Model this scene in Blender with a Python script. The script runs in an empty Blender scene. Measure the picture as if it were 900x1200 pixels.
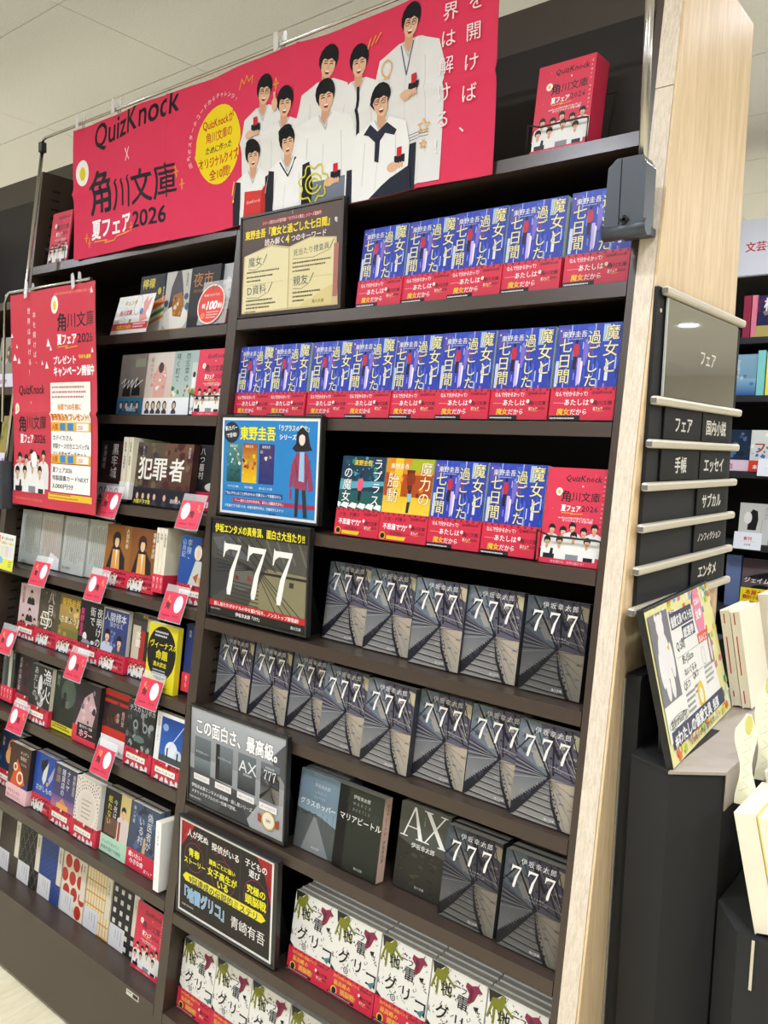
import bpy, bmesh, math, random
from mathutils import Matrix, Vector
random.seed(7)
SC = bpy.context.scene
COL = SC.collection
K = 0.1163          # the shelving's front leans back: y = K*(z-1.2)
FL = 0.0776         # floor height
W = 0.8624          # clear width of a bay

# ------------------------------------------------------------------ camera
cam_d = bpy.data.cameras.new('camera')
cam = bpy.data.objects.new('camera', cam_d)
COL.objects.link(cam)
cam_d.sensor_fit = 'HORIZONTAL'
cam_d.sensor_width = 36.0
cam_d.lens = 971.655 / 900 * 36.0
yaw, pitch, roll = -0.6809, -0.0853, 0.0334
fwd = Vector((math.sin(yaw) * math.cos(pitch), math.cos(yaw) * math.cos(pitch), math.sin(pitch)))
rgt = Vector((math.cos(yaw), -math.sin(yaw), 0))
upv = rgt.cross(fwd)
r2 = math.cos(roll) * rgt + math.sin(roll) * upv
u2 = -math.sin(roll) * rgt + math.cos(roll) * upv
M = Matrix((r2, u2, -fwd)).transposed().to_4x4()
M.translation = Vector((1.3733, -1.1179, 1.4824))
cam.matrix_world = M
cam_d.clip_start = 0.02
SC.camera = cam

# ------------------------------------------------------------------ world, light, exposure
SC.view_settings.view_transform = 'Standard'
SC.view_settings.look = 'None'
SC.view_settings.gamma = 1.0
SC.view_settings.use_curve_mapping = False
SC.view_settings.exposure = 0.0
wd = bpy.data.worlds.new('world')
SC.world = wd
wd.use_nodes = True
wd.node_tree.nodes['Background'].inputs[0].default_value = (1.0, 0.95, 0.88, 1)
wd.node_tree.nodes['Background'].inputs[1].default_value = 0.12
LAMP_POWER = 15.0
LAMPS = [(-2.6, -1.1), (-1.2, -1.1), (0.2, -1.1), (1.6, -0.9), (3.0, -1.1),
         (-1.9, -2.6), (0.0, -2.6), (1.9, -2.6), (3.4, -2.6),
         (-0.6, 1.35), (0.9, 1.2), (2.3, 1.2), (3.3, 0.2),
         (-2.4, 1.9), (1.9, 3.0), (0.0, 3.4), (3.6, 2.3), (3.4, 4.3), (-2.0, 4.2), (1.5, 4.8), (-4.0, .3), (-4.2, 3.0), (3.2, 6.6), (4.4, 7.4), (2.6, 8.6), (5.0, 9.4), (3.7, 10.4), (5.6, 4.6), (5.4, 1.2), (6.6, 7.6)]
CEIL = 2.64


def lin(h):
    if not isinstance(h, str):
        return tuple(h)
    h = h.lstrip('#')
    if len(h) == 3:
        h = ''.join(c * 2 for c in h)
    o = []
    for i in (0, 2, 4):
        c = int(h[i:i + 2], 16) / 255
        o.append(c / 12.92 if c <= 0.04045 else ((c + 0.055) / 1.055) ** 2.4)
    return tuple(o)


# ------------------------------------------------------------------ materials
_m = {}


def mat(key, col='#888', rough=0.5, metal=0.0, noise=0.06, nscale=60.0, bump=0.0, spec=0.5, alpha=None, trans=0.0, emit=None, stretch=None):
    if key in _m:
        return _m[key]
    m = bpy.data.materials.new(key)
    m.use_nodes = True
    nt = m.node_tree
    b = nt.nodes['Principled BSDF']
    c = lin(col)
    tc = nt.nodes.new('ShaderNodeTexCoord')
    no = nt.nodes.new('ShaderNodeTexNoise')
    no.inputs['Scale'].default_value = nscale
    no.inputs['Detail'].default_value = 4
    if stretch:
        mp = nt.nodes.new('ShaderNodeMapping')
        mp.inputs['Scale'].default_value = stretch
        nt.links.new(tc.outputs['Object'], mp.inputs[0])
        nt.links.new(mp.outputs[0], no.inputs[0])
    else:
        nt.links.new(tc.outputs['Object'], no.inputs[0])
    mx = nt.nodes.new('ShaderNodeMix')
    mx.data_type = 'RGBA'
    mx.inputs[6].default_value = tuple(v * (1 - noise) for v in c) + (1,)
    mx.inputs[7].default_value = tuple(min(1, v * (1 + noise)) for v in c) + (1,)
    nt.links.new(no.outputs[0], mx.inputs[0])
    nt.links.new(mx.outputs[2], b.inputs['Base Color'])
    b.inputs['Roughness'].default_value = rough
    b.inputs['Metallic'].default_value = metal
    b.inputs['Specular IOR Level'].default_value = spec
    if trans:
        b.inputs['Transmission Weight'].default_value = trans
    if alpha is not None:
        b.inputs['Alpha'].default_value = alpha
    if bump:
        bp = nt.nodes.new('ShaderNodeBump')
        bp.inputs['Strength'].default_value = bump
        bp.inputs['Distance'].default_value = 0.001
        nt.links.new(no.outputs[0], bp.inputs['Height'])
        nt.links.new(bp.outputs[0], b.inputs['Normal'])
    if emit:
        b.inputs['Emission Color'].default_value = lin(emit[0]) + (1,)
        b.inputs['Emission Strength'].default_value = emit[1]
    _m[key] = m
    return m


def solid(h, rough=0.45, spec=0.4):
    return mat('paper_' + h.strip('#') + ('' if rough == .45 else '_%d' % int(rough * 100)), h, rough, noise=0.03, nscale=200, spec=spec)


def print_mat(key, rough, spec=0.5, coat=0.0):
    m = bpy.data.materials.new(key)
    m.use_nodes = True
    nt = m.node_tree
    b = nt.nodes['Principled BSDF']
    at = nt.nodes.new('ShaderNodeAttribute')
    at.attribute_name = 'Col'
    ink = nt.nodes.new('ShaderNodeMix')      # darkens every print colour evenly, tuned to the overall brightness
    ink.data_type = 'RGBA'
    ink.blend_type = 'MULTIPLY'
    ink.inputs[0].default_value = 1.0
    ink.inputs[7].default_value = (.84, .84, .84, 1)
    nt.links.new(at.outputs['Color'], ink.inputs[6])
    nt.links.new(ink.outputs[2], b.inputs['Base Color'])
    tc = nt.nodes.new('ShaderNodeTexCoord')
    no = nt.nodes.new('ShaderNodeTexNoise')
    no.inputs['Scale'].default_value = 30
    nt.links.new(tc.outputs['Object'], no.inputs[0])
    mr = nt.nodes.new('ShaderNodeMapRange')
    mr.inputs[3].default_value = rough * 0.85
    mr.inputs[4].default_value = rough * 1.15
    nt.links.new(no.outputs[0], mr.inputs[0])
    nt.links.new(mr.outputs[0], b.inputs['Roughness'])
    b.inputs['Specular IOR Level'].default_value = spec
    return m


PM = print_mat('printed_paper', 0.42, 0.28)
PMC = print_mat('printed_cloth', 0.75, 0.2)


def wood(key, c1, c2, sc, grain, rough=0.45):
    m = bpy.data.materials.new(key)
    m.use_nodes = True
    nt = m.node_tree
    b = nt.nodes['Principled BSDF']
    tc = nt.nodes.new('ShaderNodeTexCoord')
    mp = nt.nodes.new('ShaderNodeMapping')
    mp.inputs['Scale'].default_value = sc
    nt.links.new(tc.outputs['Object'], mp.inputs[0])
    n1 = nt.nodes.new('ShaderNodeTexNoise')
    n1.inputs['Scale'].default_value = grain
    n1.inputs['Detail'].default_value = 8
    n1.inputs['Roughness'].default_value = 0.65
    n1.inputs['Distortion'].default_value = 0.6
    nt.links.new(mp.outputs[0], n1.inputs[0])
    n2 = nt.nodes.new('ShaderNodeTexNoise')
    n2.inputs['Scale'].default_value = grain * 5
    n2.inputs['Detail'].default_value = 3
    nt.links.new(mp.outputs[0], n2.inputs[0])
    ad = nt.nodes.new('ShaderNodeMath')
    ad.operation = 'MULTIPLY_ADD'
    ad.inputs[1].default_value = 0.5
    nt.links.new(n2.outputs[0], ad.inputs[0])
    nt.links.new(n1.outputs[0], ad.inputs[2])
    cr = nt.nodes.new('ShaderNodeValToRGB')
    cr.color_ramp.elements[0].position = 0.5
    cr.color_ramp.elements[1].position = 0.95
    cr.color_ramp.elements[0].color = lin(c2) + (1,)
    cr.color_ramp.elements[1].color = lin(c1) + (1,)
    nt.links.new(ad.outputs[0], cr.inputs[0])
    nt.links.new(cr.outputs[0], b.inputs['Base Color'])
    b.inputs['Roughness'].default_value = rough
    bp = nt.nodes.new('ShaderNodeBump')
    bp.inputs['Strength'].default_value = 0.15
    bp.inputs['Distance'].default_value = 0.001
    nt.links.new(n2.outputs[0], bp.inputs['Height'])
    nt.links.new(bp.outputs[0], b.inputs['Normal'])
    return m


BROWN = mat('brown_painted_steel', '#40342c', 0.30, noise=0.05, nscale=300, bump=0.05)
BROWN_SHADED = mat('shaded_brown_back_panel', '#1c1613', 0.6, noise=0.2, nscale=8)  # near-black brown: the shade inside the shelf recess is put into the colour
SLOT = mat('slot_black', '#0a0808', 0.8)
BLACK = mat('black_plastic', '#141414', 0.38, nscale=90)
BLACKM = mat('black_matte_board', '#262626', 0.75, spec=.3, nscale=5, noise=0.08)
CHROME = mat('brushed_steel_rod', '#b9b6b0', 0.22, metal=1.0, nscale=20)
GREYC = mat('clamp_grey_plastic', '#3b4149', 0.4, nscale=120)
ALU = mat('champagne_aluminium', '#cfc6b4', 0.42, metal=0.35, nscale=200, stretch=(1, 1, 30))
PAGES = mat('page_edges', '#e9e0c8', 0.8, noise=0.12, nscale=900, stretch=(.02, 1, .02))
PAGESG = mat('page_edges_grey', '#dcdacb', 0.75, noise=0.12, nscale=900, stretch=(.02, 1, .02))
ACRYL = mat('clear_acrylic', '#ffffff', 0.08, noise=0, alpha=0.22, spec=0.8)
WOODP = wood('light_oak_laminate', '#ecd2ab', '#cfae80', (1.2, 14, 0.9), 5.0)
WOODF = wood('greyed_oak_edge', '#e9dcc9', '#c4b49e', (60, 60, 4), 6.0, 0.6)
WOODE = wood('pale_oak_edge', '#e6cda4', '#cfae80', (20, 20, .8), 6.0)
FLOORM = wood('pale_floor_laminate', '#f2eacb', '#dccfa8', (12, 1.1, 1), 5.0, 0.35)
CEILM = mat('rockwool_tile', '#f6f4f4', 0.9, noise=0.16, nscale=170, bump=1.0)
WALLM = mat('off_white_wall', '#eeebe2', 0.85, noise=0.03)
DARKGAP = mat('tile_joint', '#b5aea2', 0.9)
COUNTER = mat('grey_counter_top', '#a3988c', 0.5, noise=0.08, nscale=40)


# ------------------------------------------------------------------ object helpers
def link(o, parent=None):
    COL.objects.link(o)
    if parent is not None:
        o.parent = parent
    return o


def tag(o, label=None, cat=None, group=None, kind=None):
    if label:
        o['label'] = label
    if cat:
        o['category'] = cat
    if group:
        o['group'] = group
    if kind:
        o['kind'] = kind
    return o


def thing(name, label, cat, loc=(0, 0, 0), rot=(0, 0, 0), group=None):
    o = bpy.data.objects.new(name, None)
    o.empty_display_size = 0.05
    o.location = loc
    o.rotation_euler = rot
    link(o)
    return tag(o, label, cat, group)


def meshobj(name, me, parent=None, loc=(0, 0, 0), rot=(0, 0, 0)):
    o = bpy.data.objects.new(name, me)
    o.location = loc
    o.rotation_euler = rot
    return link(o, parent)


class MB:
    """collects shapes for ONE mesh"""

    def __init__(s):
        s.bm = bmesh.new()

    def box(s, x0, x1, y0, y1, z0, z1, bev=0.0, m=0):
        vs = [s.bm.verts.new(p) for p in ((x0, y0, z0), (x1, y0, z0), (x1, y1, z0), (x0, y1, z0), (x0, y0, z1), (x1, y0, z1), (x1, y1, z1), (x0, y1, z1))]
        fs = [(0, 3, 2, 1), (4, 5, 6, 7), (0, 1, 5, 4), (1, 2, 6, 5), (2, 3, 7, 6), (3, 0, 4, 7)]
        fl = [s.bm.faces.new([vs[i] for i in f]) for f in fs]
        for f in fl:
            f.material_index = m
        if bev:
            es = set()
            for f in fl:
                es.update(f.edges)
            bmesh.ops.bevel(s.bm, geom=list(es), offset=bev, segments=2, affect='EDGES', profile=0.5)
        return s

    def prism(s, pts, axis, a, b, m=0):
        """polygon in the plane across axis ('x': (y,z), 'y': (x,z), 'z': (x,y)), swept from a to b"""
        def P(p, t):
            return {'x': (t, p[0], p[1]), 'y': (p[0], t, p[1]), 'z': (p[0], p[1], t)}[axis]
        A = [s.bm.verts.new(P(p, a)) for p in pts]
        B = [s.bm.verts.new(P(p, b)) for p in pts]
        n = len(pts)
        fl = [s.bm.faces.new(A), s.bm.faces.new(B[::-1])]
        for i in range(n):
            j = (i + 1) % n
            fl.append(s.bm.faces.new((A[j], A[i], B[i], B[j])))
        for f in fl:
            f.material_index = m
        return s

    def tube(s, pts, r, seg=10, m=0):
        pts = [Vector(p) for p in pts]
        rings = []
        for i, p in enumerate(pts):
            if i == 0:
                d = pts[1] - p
            elif i == len(pts) - 1:
                d = p - pts[i - 1]
            else:
                d = (pts[i + 1] - p).normalized() + (p - pts[i - 1]).normalized()
            d.normalize()
            a = d.cross(Vector((0, 0, 1)) if abs(d.z) < 0.9 else Vector((0, 1, 0))).normalized()
            b = d.cross(a)
            rr = r[i] if isinstance(r, (list, tuple)) else r
            rings.append([s.bm.verts.new(p + a * math.cos(2 * math.pi * k / seg) * rr + b * math.sin(2 * math.pi * k / seg) * rr) for k in range(seg)])
        for i in range(len(rings) - 1):
            for k in range(seg):
                f = s.bm.faces.new((rings[i][k], rings[i][(k + 1) % seg], rings[i + 1][(k + 1) % seg], rings[i + 1][k]))
                f.smooth = True
                f.material_index = m
        s.bm.faces.new(rings[0][::-1])
        s.bm.faces.new(rings[-1])
        return s

    def mesh(s, name, *mats):
        bmesh.ops.recalc_face_normals(s.bm, faces=s.bm.faces)
        me = bpy.data.meshes.new(name)
        s.bm.to_mesh(me)
        s.bm.free()
        for m in mats:
            me.materials.append(m)
        return me

    def obj(s, name, mats, parent=None, loc=(0, 0, 0), rot=(0, 0, 0)):
        if not isinstance(mats, (list, tuple)):
            mats = [mats]
        return meshobj(name, s.mesh(name, *mats), parent, loc, rot)


def box(name, m, parent, *a, bev=0.0, loc=(0, 0, 0), rot=(0, 0, 0)):
    return MB().box(*a, bev=bev).obj(name, m, parent, loc, rot)


def struct(o, k='structure'):
    o['kind'] = k
    return o


# ------------------------------------------------------------------ flat print (real ink shapes on real sheets), millimetres
_gl = {}


def glyph(ch, bold, res):
    k = (ch, bold, res)
    if k in _gl:
        return _gl[k]
    c = bpy.data.curves.new('g', 'FONT')
    c.body = ch
    c.size = 1
    c.resolution_u = res
    c.offset = bold
    o = bpy.data.objects.new('g', c)
    COL.objects.link(o)
    dg = bpy.context.evaluated_depsgraph_get()
    me = bpy.data.meshes.new_from_object(o.evaluated_get(dg))
    vs = [(v.co.x, v.co.y) for v in me.vertices]
    fs = [tuple(p.vertices) for p in me.polygons]
    out = []
    for f in fs:
        ar = sum(vs[f[i]][0] * vs[f[(i + 1) % len(f)]][1] - vs[f[(i + 1) % len(f)]][0] * vs[f[i]][1] for i in range(len(f)))
        out.append(f if ar > 0 else f[::-1])
    bpy.data.objects.remove(o)
    bpy.data.meshes.remove(me)
    bpy.data.curves.remove(c)
    if ord(ch) > 0x2E7F:
        adv = 1.0
    elif ch == ' ':
        adv = 0.28
    else:
        adv = (max(v[0] for v in vs) + max(0.02, min(v[0] for v in vs))) if vs else 0.3
    _gl[k] = (vs, out, adv)
    return _gl[k]


STEP = 0.014


class Art:
    def __init__(s, w, h, bg=None, bg2=None):
        s.w, s.h = w, h
        s.v, s.f, s.c = [], [], []
        s.z = 0.0
        if bg:
            s.rect(0, 0, w, h, bg, bg2)

    def _add(s, vs, fs, cols):
        b = len(s.v)
        s.v += [(x, y, s.z) for x, y in vs]
        s.f += [tuple(b + i for i in f) for f in fs]
        if isinstance(cols, list):
            s.c += cols
        else:
            s.c += [cols] * len(vs)

    def up(s):
        s.z += STEP

    def poly(s, pts, c):
        ar = sum(pts[i][0] * pts[(i + 1) % len(pts)][1] - pts[(i + 1) % len(pts)][0] * pts[i][1] for i in range(len(pts)))
        if ar < 0:
            pts = pts[::-1]
        pts = [(min(max(x, 0), s.w), min(max(y, 0), s.h)) for x, y in pts]
        s._add(pts, [tuple(range(len(pts)))], lin(c))
        s.up()

    def rect(s, x, y, w, h, c, c2=None):
        x1, y1 = min(x + w, s.w), min(y + h, s.h)
        x, y = max(x, 0), max(y, 0)
        c = lin(c)
        c2 = lin(c2) if c2 else c
        s._add([(x, y), (x1, y), (x1, y1), (x, y1)], [(0, 1, 2, 3)], [c, c, c2, c2])
        s.up()

    def ell(s, cx, cy, rx, ry, c, n=20, a0=0, a1=360, rot=0):
        pts = []
        for i in range(n):
            t = math.radians(a0 + (a1 - a0) * i / (n if a1 - a0 == 360 else n - 1))
            x, y = rx * math.cos(t), ry * math.sin(t)
            cr, sr = math.cos(rot), math.sin(rot)
            pts.append((cx + x * cr - y * sr, cy + x * sr + y * cr))
        s.poly(pts, c)

    def pl(s, pts, w, c, closed=False):
        if closed:
            pts = list(pts) + [pts[0]]
        c = lin(c)
        for (x0, y0), (x1, y1) in zip(pts, pts[1:]):
            L = math.hypot(x1 - x0, y1 - y0) or 1e-6
            nx, ny = -(y1 - y0) / L * w / 2, (x1 - x0) / L * w / 2
            ex, ey = (x1 - x0) / L * w * .3, (y1 - y0) / L * w * .3
            q = [(x0 - nx - ex, y0 - ny - ey), (x1 - nx + ex, y1 - ny + ey), (x1 + nx + ex, y1 + ny + ey), (x0 + nx - ex, y0 + ny - ey)]
            q = [(min(max(a, 0), s.w), min(max(b, 0), s.h)) for a, b in q]
            s._add(q, [(0, 1, 2, 3)], c)
        s.up()

    def ring(s, cx, cy, rx, ry, w, c, n=24, a0=0, a1=360):
        s.pl([(cx + rx * math.cos(math.radians(a0 + (a1 - a0) * i / n)), cy + ry * math.sin(math.radians(a0 + (a1 - a0) * i / n))) for i in range(n + 1)], w, c)

    def text(s, t, x, y, size, c, bold=0.0, vert=False, sx=1.0, rot=0.0, skew=0.0, anchor='l', out=None, ow=0.04, sp=0.0, fit=None):
        """baseline-left at x,y; vert: x = centre line, y = top"""
        if out:
            s.text(t, x, y, size, out, bold + ow, vert, sx, rot, skew, anchor, sp=sp, fit=fit)
        res = 1 if size < 14 else 3
        col = lin(c)
        cr, sr = math.cos(rot), math.sin(rot)
        gs = [glyph(ch, 0.0, res) for ch in t]
        if bold >= .008:
            d = bold * .62 if bold < .06 else bold * .66
            shifts = [(-d, 0), (d, 0)] if size < 11 else [(-d, -d * .8), (d, -d * .8), (-d, d * .8), (d, d * .8)]
        else:
            shifts = [(0, 0)]
        if not vert:
            tot = sum(g[2] * size * sx + sp for g in gs)
            if fit:
                sx = sx * fit / tot
                tot = fit
            u = {'l': 0, 'c': -tot / 2, 'r': -tot}[anchor]
        else:
            u = 0
            if fit:
                sp = (fit - len(t) * size) / max(1, len(t) - 1)
        for ch, g in zip(t, gs):
          z_ = s.z
          for dx_, dy_ in shifts:
            pts = []
            for gx, gy in g[0]:
                gx += dx_
                gy += dy_
                if vert:
                    if ch in 'ー—…' or ch in '「」':
                        px, py = (gy - .35) * size * sx, u - size * .88 + (1 - gx) * size - .05 * size
                    elif ch in '、。':
                        px, py = (gx + .1) * size * sx, u - size * .88 + (gy + .55) * size
                    else:
                        px, py = (gx - g[2] / 2) * size * sx, u - size * .88 + gy * size
                else:
                    px, py = u + (gx * size + gy * size * skew) * sx, gy * size
                X, Y = x + px * cr - py * sr, y + px * sr + py * cr
                pts.append((min(max(X, 0), s.w), min(max(Y, 0), s.h)))
            if pts:
                s._add(pts, g[1], col)
                s.z += STEP * .25
          s.z = z_
          u += (-(size + sp)) if vert else (g[2] * size * sx + sp)
        s.up()

    def greek(s, x, y, w, n, lh, c, th=None, vert=False):
        """rows too small to read in the photograph: broken strokes"""
        rnd = random.Random(int(x * 7 + y * 13 + n))
        th = th or lh * .5
        for k in range(n):
            u = 0
            L = w * rnd.uniform(.75, 1)
            while u < L:
                d = th * rnd.uniform(.5, .9)
                if vert:
                    s.rect(x + k * lh, y - u - d, th, d, c)
                else:
                    s.rect(x + u, y - k * lh, d, th, c)
                s.z -= STEP
                u += d + th * rnd.uniform(.25, .5)
        s.up()

    def blobs(s, n, x, y, w, h, r0, r1, cols, seed=1, asp=1.0):
        rnd = random.Random(seed)
        for i in range(n):
            cx, cy = x + rnd.random() * w, y + rnd.random() * h
            r = rnd.uniform(r0, r1)
            m = rnd.randint(6, 9)
            ph = rnd.random()
            s.poly([(cx + r * rnd.uniform(.6, 1.2) * math.cos(6.283 * (k + ph) / m), cy + asp * r * rnd.uniform(.6, 1.2) * math.sin(6.283 * (k + ph) / m)) for k in range(m)], rnd.choice(cols))
            s.z -= STEP * .7

    def mesh(s, name, material=None, y0=0.0, unit=0.001, warp=None):
        me = bpy.data.meshes.new(name)
        vs = [(x * unit, y0 - z * unit, y * unit) for x, y, z in s.v]
        me.from_pydata(vs, [], s.f)
        ca = me.color_attributes.new('Col', 'FLOAT_COLOR', 'POINT')
        buf = []
        for c in s.c:
            buf += [c[0], c[1], c[2], 1.0]
        ca.data.foreach_set('color', buf)
        if warp:
            # cut every ink shape along the same lines, then fold along them: the layers stay parallel
            gx, gz, F, G = warp
            bm = bmesh.new()
            bm.from_mesh(me)
            for vals, ax in ((gx, 0), (gz, 2)):
                for q in vals:
                    co = [0, 0, 0]
                    no = [0, 0, 0]
                    co[ax], no[ax] = q, 1
                    gm = [f for f in bm.faces if min(v.co[ax] for v in f.verts) < q - 1e-6 and max(v.co[ax] for v in f.verts) > q + 1e-6]
                    es = {e for f in gm for e in f.edges}
                    vs_ = {v for f in gm for v in f.verts}
                    if gm:
                        bmesh.ops.bisect_plane(bm, geom=gm + list(es) + list(vs_), plane_co=co, plane_no=no, dist=1e-7)

            def pwl(vals, fn, t):
                import bisect
                k = min(max(bisect.bisect_right(vals, t), 1), len(vals) - 1)
                a_, b_ = vals[k - 1], vals[k]
                w_ = (t - a_) / (b_ - a_)
                return fn(a_) * (1 - w_) + fn(b_) * w_
            for v in bm.verts:
                v.co.y += pwl(gx, F, v.co.x) + pwl(gz, G, v.co.z)
            bm.to_mesh(me)
            bm.free()
            for p in me.polygons:
                p.use_smooth = True
        me.materials.append(material or PM)
        me.update()
        return me


RED = '#de3a55'
INK = '#1d1c22'
SKIN = '#e6b897'


def person(a, x, y, s, shirt='#eceae6', hair='#17161a', low=3.4, detail=False, tie=None, vest=None, glasses=False, tilt=0.0, mouth=True, width=1.25):
    """x,y = chin point; s = head height"""
    w = width * s
    a.poly([(x - w * .3, y - .1 * s), (x - w * .85, y - .42 * s), (x - w, y - 1.2 * s), (x - w * .95, y - low * s), (x + w * .95, y - low * s), (x + w, y - 1.2 * s), (x + w * .85, y - .42 * s), (x + w * .3, y - .1 * s)], shirt)
    if vest:
        a.poly([(x - w * .85, y - .42 * s), (x - w, y - 1.3 * s), (x - w * .95, y - low * s), (x - w * .6, y - low * s), (x - w * .6, y - .5 * s)], vest)
        a.poly([(x + w * .85, y - .42 * s), (x + w, y - 1.3 * s), (x + w * .95, y - low * s), (x + w * .6, y - low * s), (x + w * .6, y - .5 * s)], vest)
    a.poly([(x - .18 * s, y + .2 * s), (x + .18 * s, y + .2 * s), (x + .2 * s, y - .25 * s), (x, y - .5 * s), (x - .2 * s, y - .25 * s)], '#d5a382')
    if detail:
        a.pl([(x - .28 * s, y - .12 * s), (x, y - .62 * s), (x + .28 * s, y - .12 * s)], .07 * s, '#c5c3c4')
        for q in (-.55, .5):
            a.pl([(x + w * q, y - .8 * s), (x + w * q * 1.1, y - low * .8 * s)], .03 * s, '#cfcdcc')
        a.pl([(x - .1 * s, y - 1.1 * s), (x - .2 * s, y - low * .9 * s)], .025 * s, '#d4d2d0')
    if tie:
        a.poly([(x - .07 * s, y - .35 * s), (x + .07 * s, y - .35 * s), (x + .09 * s, y - low * .9 * s), (x - .09 * s, y - low * .9 * s)], tie)
    t = tilt

    def R(px, py):
        return (x + px * math.cos(t) - py * math.sin(t), y + px * math.sin(t) + py * math.cos(t))
    cx, cy = R(0, .5 * s)
    hx, hy = R(-.02 * s, .62 * s)
    a.ell(hx, hy, .46 * s, .5 * s, hair, 14, rot=t)
    cx, cy = R(.02 * s, .4 * s)
    a.ell(cx, cy, .33 * s, .42 * s, SKIN, 14, rot=t)
    a.poly([R(-.36 * s, .55 * s), R(-.2 * s, .62 * s), R(-.05 * s, .58 * s), R(.12 * s, .64 * s), R(.36 * s, .5 * s), R(.34 * s, .95 * s), R(-.34 * s, .95 * s)], hair)
    if detail:
        for q in (-.13, .15):
            a.pl([R((q - .07) * s, .45 * s), R(q * s, .475 * s), R((q + .07) * s, .45 * s)], .035 * s, '#2a1d1a')
            a.pl([R((q - .08) * s, .54 * s), R((q + .08) * s, .55 * s)], .03 * s, '#2a1d1a')
        a.pl([R(.02 * s, .42 * s), R(.045 * s, .3 * s), R(0, .3 * s)], .02 * s, '#b98463')
        if mouth:
            a.poly([R(-.12 * s, .22 * s), R(.15 * s, .22 * s), R(.08 * s, .1 * s), R(-.05 * s, .1 * s)], '#8a2f2c')
            a.poly([R(-.1 * s, .22 * s), R(.13 * s, .22 * s), R(.1 * s, .18 * s), R(-.07 * s, .18 * s)], '#fff')
        if glasses:
            for q in (-.15, .17):
                c = R(q * s, .45 * s)
                a.ring(c[0], c[1], .11 * s, .09 * s, .02 * s, '#333', 12)
    elif s > 2.4:
        a.pl([R(-.12 * s, .2 * s), R(.14 * s, .2 * s)], .07 * s, '#a0493f')


def group_people(a, x, y, w, h, dark=True):
    """nine people in white shirts, two rows"""
    s = h * .21
    for px, py in ((.16, .66), (.36, .62), (.52, .74), (.72, .63), (.9, .74)):
        person(a, x + w * px, y + h * py, s, low=3.0)
    for px, py in ((.1, .34), (.32, .36), (.56, .5), (.8, .38)):
        person(a, x + w * px, y + h * py, s, low=min(3.4, py * h / s), vest='#22222c' if px in (.1, .32) else None, shirt='#f2f0ec')
    a.rect(x + w * .05, y, w * .2, h * .12, '#1d1e28')
    a.rect(x + w * .45, y, w * .22, h * .14, '#8d8e96')
    a.rect(x + w * .76, y, w * .16, h * .1, '#1d1e28')


def logo(a, x, y, w, line2=True):
    """the fair's lettering: black first line, white+black second"""
    s = w / 4.25
    a.ell(x - .12 * s, y + .85 * s, .36 * s, .4 * s, '#fff', 14)
    a.ell(x - .12 * s, y + .85 * s, .17 * s, .2 * s, '#e8c51c', 8)
    a.text('角', x + .1 * s, y, s * 1.18, INK, .03)
    a.text('川文庫', x + 1.25 * s, y + .08 * s, s, INK, .012)
    if line2:
        a.text('夏フェア', x + .25 * s, y - 1.0 * s, s * .72, '#fff', .045, fit=2.1 * s)
        a.text('2026', x + 2.4 * s, y - .95 * s, s * .82, INK, .012, fit=1.75 * s)
        a.pl([(x + .35 * s, y - 1.22 * s), (x + 1.6 * s, y - 1.18 * s), (x + 1.3 * s, y - 1.3 * s), (x + 2.6 * s, y - 1.2 * s)], .06 * s, '#f0c020')


def quiz(a, x, y, w, c=INK, rot=0.0):
    a.text('QuizKnock', x, y, w / 4.4, c, .022, fit=w, rot=rot, skew=.12)


def fair_cover(w=100, h=148):
    a = Art(w, h, RED)
    quiz(a, w * .3, h * .865, w * .6)
    a.text('×', w * .58, h * .8, w * .07, '#fff')
    logo(a, w * .24, h * .66, w * .66)
    a.text('QuizKnockが角川文庫のために作った', w * .25, h * .475, w * .035, '#fff', .02, fit=w * .58)
    a.text('オリジナルクイズ全10問!', w * .32, h * .445, w * .045, '#fff', .02, fit=w * .5)
    for i in range(12):
        a.ell(random.Random(i).random() * w, h * (.45 + .5 * random.Random(i + 50).random()), .6, .9, '#f3b54a', 4)
    group_people(a, 2, 8, w - 6, h * .4)
    a.rect(0, 0, w, 8, RED)
    a.text('本を開けば、世界は解ける！', w * .2, 2, w * .045, '#f6c9cd', .01)
    a.text('本を開けば、世界は解ける！', w * .95, h * .93, w * .035, '#f9d7da', 0, vert=True, sp=3.2)
    return a


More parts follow.
